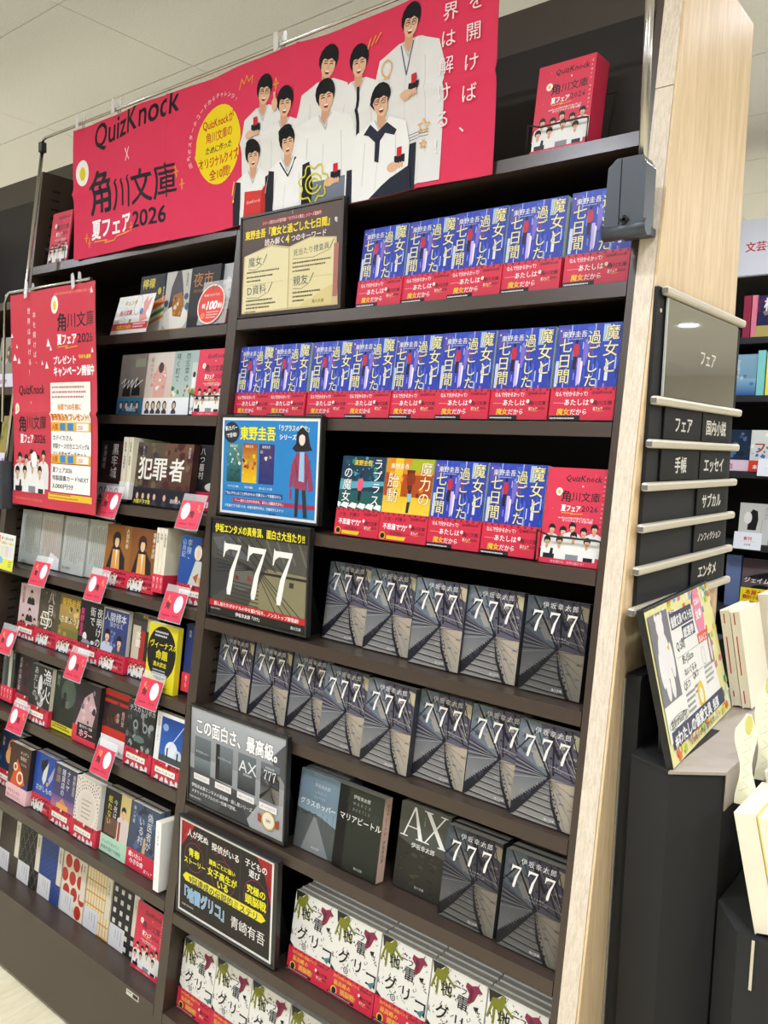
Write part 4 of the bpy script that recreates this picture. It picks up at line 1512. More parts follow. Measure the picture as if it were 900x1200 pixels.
design('crimel', cr_l, .018, '#4a2f28', '#ddd6c2', wband('#1e1c28', [('大型ドラマ化', 6, 4, 11, '#f0e02c', .05)], 4), 42, '#1e1c28')
design('crimer', cr_r, .018, '#3c2420', '#3c2420', wband('#1e1c28', [('連続殺人', 40, 12, 10, '#ddd', .02)], 2), 42, '#1e1c28')
design('grave', cov_simple('#141314', '#1c1a1c', [('八つ墓村', 16, 142, 18, '#d8d4d0', True, 0)], [el(60, 54, 26, 10, '#c9c4c0')]), .018, '#141314', '#141314', wband('#b81c44', [('横溝正史', 30, 8, 15, '#fff', .03)], 0), 42, '#b81c44')


def spine_book(label, x, z, sb, w, h, col, text, tcol, band=None, group=None, rz=0.0, dep=.105, lean=.10):
    t = thing('book', label, 'book', (x, fy(z) + sb, z + .0008), (-lean, 0, rz), group)
    t.location.z += dep * math.sin(lean)
    box('cover', solid(col), t, 0, w, 0, dep, 0, h, bev=.0006)
    box('page_block', PAGES, t, .0008, w - .0008, .002, dep + .0003, .001, h + .0002)
    a = Art(w * 1000, h * 1000)
    a.text(text, w * 500, h * 1000 - 12, min(w * 620, 8), tcol, .01, vert=True)
    meshobj('spine_title', a.mesh('spine_title', y0=-.0001), t)
    if band:
        bo = box('band', solid(band), t, -.0005, w + .0005, -.0016, dep * .9, .0005, .042)
        b2 = Art(w * 1000, 40)
        b2.text('夏フェア', w * 500, 36, min(w * 600, 7), '#fff', .02, vert=True)
        meshobj('band_print', b2.mesh('band_print', y0=-.0018), bo)
    return t


def turned(sb_z):
    return sb_z


book('castle', 'dark red novel with white vertical title beside cream spines', -.500, L[3], .028, .13)
spine_book('cream-spined novel, left of the pair between the dark red and brown novels', -.388, L[3], .02, .019, .150, '#e6dfca', '黒牢城 米澤穂信', '#333', '#efeeea')
spine_book('cream-spined novel, right of the pair between the dark red and brown novels', -.366, L[3], .02, .018, .150, '#e2dac4', '犯罪者 太田愛', '#333', '#f2f0ea')
book('crimel', 'brown thriller with large white characters, left volume of two', -.340, L[3], .025, .13)
book('crimer', 'brown thriller with large white characters, right volume of two', -.2345, L[3], .025, .13)
book('grave', 'black novel with pink-red band at the right end of the fourth shelf', -.1365, L[3], .045, .13)
# --- fifth shelf
vt = lambda c, n, seed: (lambda a: [a.greek(96 - k * 7.4, 132 - (k % 3) * 3, 100, 1, 4, c[k % len(c)], 2.6, vert=True) for k in range(n)])
design('textl', cov_simple('#b5b8b2', '#c4c6c0', [], [vt(['#7a7040', '#5c6a3c', '#6a6a62'], 12, 1)]), .02, '#b5b8b2', '#b5b8b2')
design('textm', cov_simple('#bfc0b8', '#c8c8c0', [], [vt(['#b0552c', '#8a6a50', '#c07a4c'], 12, 2), po([(40, 0), (105, 0), (105, 30), (60, 44)], '#f4f4f2')]), .02, '#bfc0b8', '#bfc0b8')
design('textr', cov_simple('#b9bdb6', '#c6c9c2', [('君の名残を', 6, 10, 8, '#333', False, .02)], [vt(['#4a7a8c', '#a04a5c', '#5a7a68'], 12, 3)]), .02, '#b9bdb6', '#b9bdb6')


def anime(bg, bg2, coat, title, tcol, hair='#1f1a1c'):
    return cov_simple(bg, bg2, [(title, 88, 142, 12, tcol, True, .0)],
                      [po([(10, 40), (30, 96), (60, 96), (84, 70), (88, 40)], coat), el(44, 112, 17, 20, hair, 14), el(46, 106, 9, 13, '#e8c093', 12), po([(34, 116), (58, 116), (56, 128), (36, 128)], hair),
                       po([(32, 88), (60, 88), (66, 40), (30, 40)], '#e0a050'), po([(44, 88), (52, 88), (50, 40)], '#f0e6d2')])


design('anime1', anime('#a06a2c', '#8c5a2a', '#241f26', '人間失格', '#f0e0c0'), .014, '#96602a', '#e6dcc4', band_g[0], 42)
design('anime2', anime('#9c5f28', '#7c4a26', '#2a2026', '青春の逆説', '#f4ead4', '#3a1f22'), .014, '#96602a', '#e6dcc4', band_g[0], 42)
design('moon', cov_simple('#1f4a9a', '#2a549c', [('李陵・', 30, 142, 17, '#b9cfe8', True, .0), ('山月記', 12, 142, 14, '#b9cfe8', True, .0)],
                          [bx(70, 0, 35, 148, '#6a2420', '#4c1c22'), po([(36, 40), (56, 96), (76, 96), (96, 60), (96, 40)], '#c9ccc4'), el(62, 114, 13, 17, '#e4e2d4', 14), el(62, 110, 8, 11, '#e6c9a8', 12), po([(52, 60), (70, 70), (66, 46)], '#a8603c'), bl(6, 70, 44, 30, 40, 4, 9, ['#8c8a94', '#d8a878'], 4)]), .014, '#1f4a9a', '#1f4a9a', band_g[1], 42)
book('textl', 'grey novel showing faint olive text at the left end of the fifth shelf', -.874, L[4], .04, .12)
book('textm', 'grey novel showing rusty text and a white corner on the fifth shelf', -.7655, L[4], .04, .12)
book('textr', 'grey novel showing blue and pink text beside the brown portrait novels', -.645, L[4], .038, .12)
book('textl', 'grey text-covered novel just left of the brown portrait novels', -.5385, L[4], .044, .12)
book('anime1', 'brown novel with a dark-haired drawn figure, left of the pair', -.4325, L[4], .026, .13)
book('anime2', 'brown novel with a dark-haired drawn figure, right of the pair', -.327, L[4], .026, .13)
for i in range(3):
    spine_book('cream spine with red band, %s of three beside the blue portrait novel' % ('leftmost', 'middle', 'rightmost')[i], -.221 + i * .0135, L[4], .022, .0125, .148, '#ded6c0', ('堕落論', '斜陽', '人間失格')[i], '#333', '#d62f48', 'cream spines with red bands')
book('moon', 'blue and red novel with a white-haired drawn figure', -.1365, L[4], .024, .13)
# --- sixth shelf
design('faces', cov_simple('#c9b0b0', '#d4bcbc', [('告白撃', 20, 142, 16, '#a03c44', True, .0)], [pp(60, 118, 16, shirt='#1c1c20', low=1.4), pp(58, 70, 15, shirt='#222', low=1.4), pp(26, 50, 14, shirt='#2a2224', low=1.4), pp(88, 48, 14, shirt='#2a2224', low=1.4)]), .014, '#c9b0b0', '#aaa', band_g[1], 42)
design('august', cov_simple('#5a4f3c', '#4a4438', [('八月の', 60, 144, 32, '#ece8dc', True, .0), ('母', 10, 48, 52, '#ece8dc', False, .0)], [bl(26, 0, 44, 105, 100, 4, 10, ['#7a6c50', '#3c3428', '#8c7c5c', '#5a5044'], 4)]), .014, '#5a4f3c', '#aaa', band_g[0], 42)
design('wander', cov_simple('#6c7a3c', '#7a6430', [('東野圭吾', 8, 122, 22, '#e0b43c', False, .02), ('さまよう刃', 6, 78, 20, '#f0ece0', False, .0)], [bx(0, 60, 105, 60, '#8c7238', '#b89a50'), bl(20, 0, 44, 105, 90, 4, 10, ['#4c5a2c', '#a48c48', '#d8bc74', '#3a4424'], 6)]), .014, '#6c6a3c', '#aaa', band_g[0], 42)
design('dawn', cov_simple('#141315', '#18161a', [('夜明けの', 88, 138, 24, '#f0ede8', True, .0), ('街で', 58, 138, 24, '#f0ede8', True, .0), ('東野圭吾', 12, 130, 18, '#d4347c', True, .03)], [el(30, 60, 9, 11, '#e8e6e4'), po([(16, 44), (60, 44), (50, 52), (24, 56)], '#8c9098'), el(66, 50, 8, 5, '#c9cdd2')]), .014, '#141315', '#222', band_g[1], 42)
design('specimen', cov_simple('#2a3468', '#3a447c', [('人間標本', 6, 118, 23, '#eef0f4', False, .0), ('湊かなえ', 30, 104, 14, '#c9ccdc', False, .0)], [bx(0, 144, 105, 4, '#c9c4b4'), bx(0, 0, 4, 148, '#c9c4b4'), pp(24, 68, 26, shirt='#b8c4dc', low=1.3), pp(76, 60, 24, shirt='#3c4454', low=1.3), bl(10, 40, 60, 20, 40, 3, 6, ['#4c5a9c', '#7c84b4'], 5)]), .016, '#2a3468', '#c9c4b4', band_g[0], 42)
design('water', cov_simple('#3a3330', '#44403a', [('水鏡', 30, 110, 20, '#efe9dc', True, .02), ('推理', 40, 140, 10, '#d2b84c', False, .0)], [bx(6, 40, 30, 80, '#c9bca8'), bx(36, 40, 20, 70, '#a8302c'), bx(56, 40, 49, 70, '#262222'), bx(60, 112, 40, 30, '#b4ab9c')]), .014, '#3a3330', '#333', band_g[0], 42)
design('venus', cov_simple('#e6d92c', '#dccf28', [('ヴィーナスの', 8, 96, 17, '#e6d92c', False, .03), ('命題', 32, 72, 22, '#e6d92c', False, .03), ('真木武志', 26, 54, 12, '#e6d92c', False, .03)], [el(52, 84, 52, 60, '#181716', 30), gk(24, 128, 56, 2, 8, '#ddd', 4), gk(26, 44, 52, 3, 6, '#ccc', 3), gk(10, 14, 80, 2, 6, '#333', 3)]), .014, '#e6d92c', '#e6d92c')
design('navy', cov_simple('#1a2c6c', '#22347c', [], []), .014, '#1a2c6c', '#1a2c6c', band_g[0], 42)
for k, lb, x, sb in (('faces', 'pink-grey novel with four scattered portraits', -.832, .036), ('august', 'brown novel with huge white characters next to the portrait novel', -.7265, .035), ('wander', 'olive and gold novel with orange author lettering', -.6205, .034),
                     ('dawn', 'black novel with white title and a pink strip', -.5145, .028), ('specimen', 'blue novel with two faces and a white title', -.4085, .026), ('water', 'dark novel with cream and red blocks beside the yellow one', -.3025, .036),
                     ('venus', 'yellow novel with a large black oval', -.1965, .010)):
    book(k, lb, x, L[5], sb, .12 if k != 'venus' else .1)
spine_book('navy novel squeezed behind the yellow novel at the right end', -.088, L[5], .03, .03, .148, '#1a2c6c', '短編', '#ccd', '#d62f48')
# --- seventh shelf
for i, (c, tx) in enumerate((('#5c6058', 'ノート'), ('#3c4440', '迷宮'), ('#b4b2a4', '死者の'), ('#2c3430', '推理'))):
    spine_book('%s spine, %s of four at the left end of the seventh shelf' % (('grey', 'dark green', 'pale', 'dark grey')[i], ORD[i]), -.868 + i * .0165, L[6], .03, .0155, .148, c, tx, '#ddd', '#d62f48')
design('red1', cov_simple('#4a2430', '#2c2228', [('悪夢の棲む家', 14, 140, 15, '#c9bcb8', True, .0)], [bl(12, 30, 44, 70, 90, 6, 16, ['#6c2c3c', '#3c1c28', '#241c24'], 5)]), .014, '#3c2028', '#333', band_g[1], 42)
design('fire', cov_simple('#1c1c1e', '#262628', [('漁火', 84, 146, 44, '#e6e4e2', True, .0), ('あだしの', 28, 144, 20, '#c9c8c6', True, .0)], [el(52, 96, 10, 30, '#d8d6d2'), el(58, 60, 16, 18, '#b9b7b4'), el(54, 62, 6, 10, '#3a3a3c'), bl(10, 30, 40, 50, 60, 3, 8, ['#8c8a88', '#3c3c3e'], 5)]), .014, '#1c1c1e', '#d8d0b8', band_g[1], 42)
design('green1', cov_simple('#1c2420', '#22302a', [('雨月', 14, 138, 14, '#9aa8a0', True, .0)], [el(66, 100, 34, 36, '#4a5a4e', 18), el(50, 92, 8, 9, '#141816'), po([(34, 60), (66, 60), (60, 84), (40, 84)], '#141816'), bx(56, 62, 16, 18, '#5c6c60'), bx(0, 0, 105, 18, '#e6d82c'), gk(6, 12, 90, 2, 6, '#222', 4)]), .014, '#1c2420', '#222')
design('horror', cov_simple('#3a2c34', '#241e26', [], [po([(10, 40), (40, 110), (70, 130), (95, 90), (80, 30)], '#c8a4a8'), bl(12, 20, 50, 70, 80, 4, 10, ['#2a2430', '#7c6c78', '#d9bcbc'], 7), bx(0, 0, 105, 40, '#d8344c'), bx(20, 14, 85, 34, '#131113'), lambda a: a.text('ホラー', 30, 18, 20, '#f2a8b8', .05), lambda a: a.text('角川ホラー文庫', 30, 38, 8, '#eee', .02)]), .014, '#2c2228', '#222')
design('redroom', cov_simple('#2a1a1c', '#341c1e', [('夜行堂', 80, 108, 12, '#c9b8b4', True, .0), ('奇譚', 60, 100, 12, '#c9b8b4', True, .0)], [bx(0, 134, 105, 14, '#c8301c'), bx(0, 118, 105, 8, '#b02818'), bx(0, 40, 105, 20, '#c22a1c'), bl(14, 0, 60, 105, 60, 3, 10, ['#3c2c2e', '#141214', '#4a2624', '#8c3024'], 4)]), .014, '#2a1a1c', '#222',
       wband('#f4f2f0', [('怖い話', 76, 6, 9, '#333', .02)], 0), 40, '#f4f2f0')
design('desk', cov_simple('#26262a', '#2c2e30', [('テスカトリポカ', 6, 126, 14, '#e6e6e4', False, .0)], [bl(40, 4, 46, 96, 78, 3, 9, ['#3c4444', '#1a1a1c', '#5a6464', '#8c9494', '#2c3434'], 5), el(34, 96, 9, 11, '#8c9696'), el(34, 96, 5, 6, '#141414'), el(70, 94, 9, 11, '#8c9696'), el(70, 94, 5, 6, '#141414'), el(52, 66, 20, 8, '#5c7470')]), .014, '#26262a', '#222', band_g[1], 42)
design('sky', cov_simple('#e9eae6', '#f1f0ea', [('ある晴れた夏の', 9, 138, 8, '#8898b4', True, .0)], [bx(18, 44, 83, 96, '#2c6ac4', '#1c4494'), el(60, 70, 22, 22, '#e6ecf4'), el(84, 60, 14, 18, '#cfdcec'), el(34, 118, 10, 8, '#8cb0e0'), lambda a: a.pl([(46, 70), (98, 134)], 2, '#c9dcf4'), bx(18, 44, 83, 14, '#3c4a50'), bx(44, 54, 5, 22, '#2a2c34'), bx(80, 52, 5, 20, '#2a2c34')]), .014, '#e9eae6', '#e9eae6', band_g[1], 42)
for k, lb, x, sb in (('red1', 'dark plum novel beside the row of spines', -.798, .034), ('fire', 'black novel with a huge white brush title', -.690, .012), ('green1', 'dark green novel with a narrow yellow band', -.583, .022), ('horror', 'black and pink horror novel behind a price card', -.472, .014),
                     ('redroom', 'black and red novel with a white band', -.362, .024), ('desk', 'black novel of carved masks with a white title', -.254, .016), ('sky', 'white-edged novel with a blue sky picture', -.1385, .012)):
    book(k, lb, x, L[6], sb, .12, behind=0)
# --- eighth shelf
design('orange1', cov_simple('#1c2c54', '#1a2a4c', [('少女', 14, 130, 12, '#e8c020', True, .0)], [el(64, 100, 26, 34, '#d87428', 16), el(50, 84, 18, 20, '#e8a468'), bl(14, 0, 40, 105, 90, 4, 9, ['#2c5a94', '#243c2c', '#e0902c', '#c9c020'], 6)]), .014, '#1c2c54', '#222', band_g[1], 42)
design('kitchen', cov_simple('#5a2c20', '#3c241c', [('キッチン', 52, 126, 11, '#e8d8c8', False, .0), ('常夜灯', 54, 112, 11, '#e8d8c8', False, .0), ('長月天音', 60, 98, 7, '#c9b8a8', False, .0)],
                            [po([(0, 0), (40, 110), (70, 80), (90, 50), (90, 30), (0, 30)], '#d8541c'), el(62, 64, 17, 17, '#efe0c4'), el(62, 64, 11, 11, '#b04a1c'), el(34, 88, 11, 11, '#efe0c4'), el(34, 88, 6, 6, '#b04a1c'), po([(0, 30), (105, 30), (105, 60), (70, 40)], '#1c3c7c')]), .014, '#5a2c20', '#222',
       wband('#f0c4c8', [('やめたいのに', 8, 18, 11, '#a83c4c', .02), ('辞められない人へ', 6, 6, 9, '#a83c4c', .02)], 0), 40, '#f0c4c8')
design('bluebird', cov_simple('#2c50a4', '#2448a0', [('さがしもの', 14, 54, 16, '#e8ecf4', False, .01)], [po([(30, 128), (60, 140), (56, 104), (44, 96), (30, 110)], '#14161c'), po([(44, 104), (66, 132), (60, 84), (50, 70), (40, 84)], '#d8dcd4'), po([(70, 90), (96, 130), (90, 96), (76, 76)], '#b0a8c4'), el(68, 76, 5, 6, '#d8b070')]), .014, '#2c50a4', '#222', band_g[0], 42)
design('namiya', cov_simple('#5c4c8c', '#2c3454', [('東野圭吾', 94, 138, 13, '#d8c8a8', True, .0), ('ナミヤ', 68, 142, 17, '#efece4', True, .0), ('雑貨店の', 46, 142, 17, '#efece4', True, .0), ('奇蹟', 22, 142, 20, '#a89468', True, .0)], [bx(0, 40, 105, 30, '#b4748c', '#6c5490'), po([(20, 44), (50, 68), (84, 44)], '#c9905c'), bx(26, 40, 52, 14, '#e8a860')]), .016, '#3c4070', '#222', band_g[1], 42)


def dots(a):
    rnd = random.Random(3)
    for rr, n in ((64, 44), (56, 40), (49, 36), (78, 46), (72, 44)):
        for k in range(n):
            t_ = 6.283 * k / n
            x, y = 52 + rr * math.cos(t_), 76 + rr * 1.05 * math.sin(t_)
            if 2 < x < 103 and 2 < y < 146:
                a.ell(x, y, 1.9, 2.3, rnd.choice(['#1c2428', '#2c6c7c', '#1c2428', '#c9a07c']), 6)
                a.z -= STEP


design('dots', cov_simple('#e6dcd0', '#e2d8cc', [], [dots, el(52, 76, 38, 42, '#ddd2c4', 28), gk(32, 96, 42, 5, 10, '#7c7468', 3)]), .014, '#e6dcd0', '#ddd', band_g[1], 42)
design('nowis', cov_simple('#2a2622', '#1c1c1c', [('今夜は', 46, 130, 15, '#e8e4dc', True, .0), ('眠れない', 24, 134, 17, '#d8c83c', True, .01)], [bx(66, 60, 39, 88, '#d8c07c'), pp(80, 100, 20, shirt='#d8ccc4', low=3), bx(10, 44, 50, 40, '#6c4a3c'), bx(64, 40, 8, 44, '#a83428')]), .014, '#3c342c', '#222',
       wband('#b9dcc0', [('がんばるあなたに', 8, 22, 9, '#3c7c9c', .02), ('夜食を届ける物語', 6, 8, 10, '#2c5c7c', .02)], 0), 40, '#b9dcc0')
design('doctor', cov_simple('#3c4a64', '#44546c', [('偽医者が', 74, 138, 21, '#e0e0e0', True, .0), ('いる村', 44, 122, 21, '#e0e0e0', True, .0), ('藤ノ木優', 14, 140, 10, '#c9ccd2', True, .0)], [bl(22, 20, 50, 80, 90, 4, 11, ['#2c3448', '#55648a', '#38445c'], 5), po([(54, 44), (66, 44), (64, 78), (58, 80)], '#c9a88c')]), .014, '#3c4a64', '#6c8098',
       wband('#d62f48', [('救いたい', 8, 26, 13, '#fff', .03), ('小さな命', 14, 12, 13, '#fff', .03), ('夏フェア', 70, 6, 8, '#fff', .03)], 0), 42)
for k, lb, x, sb in (('orange1', 'navy and orange picture novel at the left end of the eighth shelf', -.876, .05), ('kitchen', 'orange and brown cooking novel with a pink band', -.770, .022), ('bluebird', 'bright blue novel with a diving figure', -.660, .034), ('namiya', 'violet dusk novel with a lit house', -.5525, .026),
                     ('dots', 'cream novel ringed with small dots', -.441, .022), ('nowis', 'dark novel with a seated white figure and pale green band', -.329, .03), ('doctor', 'slate-blue novel with white title and red band', -.222, .03)):
    book(k, lb, x, L[7], sb, .13, behind=1, blabel='spare copy tucked behind the ' + ' '.join(lb.split()[:9]), bgroup='spare copies on the eighth shelf')
spine_book('tall white book jutting out at the right end of the eighth shelf', -.080, L[7], .004, .020, .152, '#f4f2ea', 'ことばの本', '#888', rz=-.03, lean=.05)
# --- lowest shelf of the left bay: patterned novels


def pat(bg, fn, strip='#e2dac8', title=''):
    a = Art(105, 148, bg)
    fn(a)
    a.rect(84, 52, 21, 96, strip)
    a.text(title, 94, 140, 8, '#5a4a3c', .0, vert=True)
    a.rect(0, 0, 60, 52, '#dcdce0')
    a.greek(46, 44, 34, 1, 4, '#888', 2.6, vert=True)
    a.greek(34, 44, 28, 1, 4, '#888', 2.6, vert=True)
    a.greek(24, 44, 22, 1, 4, '#999', 2.6, vert=True)
    return a


def grid_dots(a, c, nx, ny, fn):
    for i in range(nx):
        for j in range(ny):
            fn(a, i, j, 105 * (i + .5) / nx, 148 * (j + .5) / ny)
            a.z -= STEP
    a.up()


def p_dia(a):
    for j in range(7):
        for i in range(5):
            x, y = 105 * i / 4 + (13 if j % 2 else 0), 148 * j / 6
            for k in range(6):
                for sx in (-1, 1):
                    xx, yy = x + sx * k * 2.2, y + k * 4
                    if 0 < xx < 104 and 0 < yy < 147:
                        a.ell(xx, yy, .9, .9, '#e6dcc0', 5)
                        a.z -= STEP
    a.up()


pats = [('black', '#1b1a1c', p_dia, '高野聖', 'black novel with a dotted diamond lattice'),
        ('blue', '#2f4a8c', lambda a: grid_dots(a, 0, 5, 7, lambda q, i, j, x, y: q.ring(x + (j % 2) * 8 - 4, y, 7, 8, 1.6, '#16265c', 8)), '吾輩は猫', 'blue novel with dark rings'),
        ('red', '#e8dcc4', lambda a: grid_dots(a, 0, 3, 4, lambda q, i, j, x, y: q.ell(x + (j % 2) * 12 - 6, y, 15, 17, '#b8302a', 18)), '舞姫', 'cream novel with large red dots'),
        ('gold', '#ecdcb4', lambda a: [a.rect(0, 148 * j / 5, 105, 3, '#c98f2c') for j in range(6)] + [a.rect(105 * i / 9, 0, 2, 148, '#c98f2c') for i in range(10)], '山椒大夫', 'cream novel with a gold lattice'),
        ('check', '#232228', lambda a: grid_dots(a, 0, 4, 6, lambda q, i, j, x, y: q.rect(x - 6, y - 6, 11, 11, '#d8d4cc')), 'こころ', 'black novel with pale squares'),
        ('stripe', '#5a5046', lambda a: [a.rect(0, 4 * j, 105, 1.4, '#3c3630') for j in range(37)], '破戒', 'grey-brown striped novel'),
        ('zig', '#e2ddd0', lambda a: grid_dots(a, 0, 8, 12, lambda q, i, j, x, y: q.rect(x - 4, y - 4, 7, 7, '#201e20')), '門', 'cream and black checked novel'),
        ('stripe2', '#4c443c', lambda a: [a.rect(6 * j, 0, 1.6, 148, '#2c2824') for j in range(18)], '草枕', 'dark brown pinstriped novel')]
for k, bg, fn, ti, lb in pats:
    design('pat_' + k, pat(bg, fn, title=ti), .012, bg, '#e2dac8')
for k, x in (('zig', -.880), ('stripe', -.835), ('black', -.727), ('blue', -.620), ('red', -.510), ('gold', -.400), ('check', -.290)):
    lb = [p[4] for p in pats if p[0] == k][0]
    if k == 'zig':
        spine_book('cream and black spine at the left end of the lowest shelf', -.882, L[8], .012, .04, .148, '#e2ddd0', ti, '#555')
        continue
    book('pat_' + k, lb + ' on the lowest shelf', x, L[8], .055, .12, 'patterned novels on the lowest shelf', behind=0)

# ================================================================== PRICE CARDS ON THE LIPS


def card_art(n, flip):
    a = Art(74, 62, '#e84560')
    ox, lx, nx = (20, 44, 56) if flip else (54, 20, 12)
    a.ell(ox, 38, 14, 19, '#fbfaf8', 22)
    a.text('角', lx - 8, 26, 17, INK, .04)
    a.text(n, nx, 44, 15, '#ffb43c', .05, rot=-.15)
    a.text('問', nx + 8, 38, 6, '#ffd24a', .02)
    quiz(a, 10, 8, 26)
    a.text('クイズ', 44, 8, 7, INK, .04)
    for i in range(4):
        a.ell(8 + i * 3, 20 + 9 * i, .9, 1.1, '#f8b04a', 5)
    return a


h_me = None
cards = [(-.381, L[3], '3', 0), (-.076, L[3], '2', 1), (-.666, L[4], '4', 0), (-.401, L[4], '6', 1), (-.100, L[4], '5', 0), (-.80, L[5], '8', 0), (-.451, L[5], '7', 1), (-.151, L[5], '6', 0), (-.700, L[6], '9', 1), (-.297, L[6], '10', 0)]
where = ['under the dark red novel', 'under the right brown thriller volume', 'under the grey text-covered novels', 'below the left brown portrait novel', 'under the blue and red novel', 'at the far left of the sixth shelf',
         'under the black novel with the pink strip', 'under the yellow oval novel', 'under the spines of the seventh shelf', 'under the black and red horror novels']
for i, (x, z, n, fl_) in enumerate(cards):
    t = thing('quiz_card', 'pink card with white oval in clear holder, ' + where[i], 'card', (x - .037, fy(z) - .020, z - .030), (-.36, 0, .02 * ((i % 3) - 1)), 'pink quiz cards on the shelf lips')
    box('card_board', solid('#e84560'), t, 0, .074, 0, .0006, 0, .062)
    meshobj('card_print', card_art(n, fl_).mesh('card_print', y0=-.0001), t)
    b = MB().box(-.003, .077, .0008, .002, -.003, .078, bev=.0004)
    b.box(.02, .054, .002, .020, -.003, -.0018)
    b.obj('clear_holder', ACRYL, t)
# small yellow-edged board at the left upright
ya = Art(118, 96, '#f3f1e6')
ya.rect(0, 0, 118, 30, '#e9ea4a')
ya.ell(34, 24, 24, 10, '#8ac4e4', 14)
ya.text('新・夏の名作', 34, 80, 9, INK, .03, fit=74)
ya.text('全部読んでみた!!', 34, 68, 10, '#e0d820', .05, fit=78, out='#222')
ya.rect(6, 68, 22, 22, '#e86a2c')
ya.rect(10, 74, 14, 10, '#f4e8dc')
for k in range(4):
    ya.rect(8 + k * 27, 34, 24, 30, ['#dfe0d4', '#e6e4c8', '#e4d4d8', '#dfe4e8'][k])
ya.greek(90, 22, 22, 3, 6, '#8a8c3c', 3)
t = thing('shelf_card', 'white and yellow rectangular card at the left upright of the left bay', 'card', (-.873, fy(1.1091) - .03, 1.104), (-.12, 0, -.06))
box('card_board', solid('#e9ea9a'), t, 0, .118, 0, .0012, 0, .096)
meshobj('card_print', ya.mesh('card_print', y0=-.0001), t)
MB().tube([(.06, .001, .01), (.06, .03, .004)], .003, 8).obj('clip', BLACK, t)

# ================================================================== BANNER, POLES, POSTER


def FBX(x):
    return .0045 * math.sin(x * 15) + .0018 * math.sin(x * 37) - .004 * math.exp(-((x - .40) / .007) ** 2) - .004 * math.exp(-((x - .82) / .007) ** 2) - .004 * math.exp(-((x - 1.13) / .006) ** 2)


def FBZ(z):
    return -.0055 * math.exp(-((z - .165) / .008) ** 2) + .002 * math.sin(z * 18)


WARP_B = ([-.001 + i * .0255 for i in range(16)] + [.392, .40, .408] + [.43 + i * .03 for i in range(13)] + [.812, .82, .828] + [.86 + i * .03 for i in range(9)] + [1.123, 1.13, 1.137] + [1.16, 1.19, 1.22, 1.25, 1.28],
          [-.001, .05, .10, .145, .157, .165, .173, .185, .23, .28, .33], FBX, FBZ)


BW, BH = 1275, 326


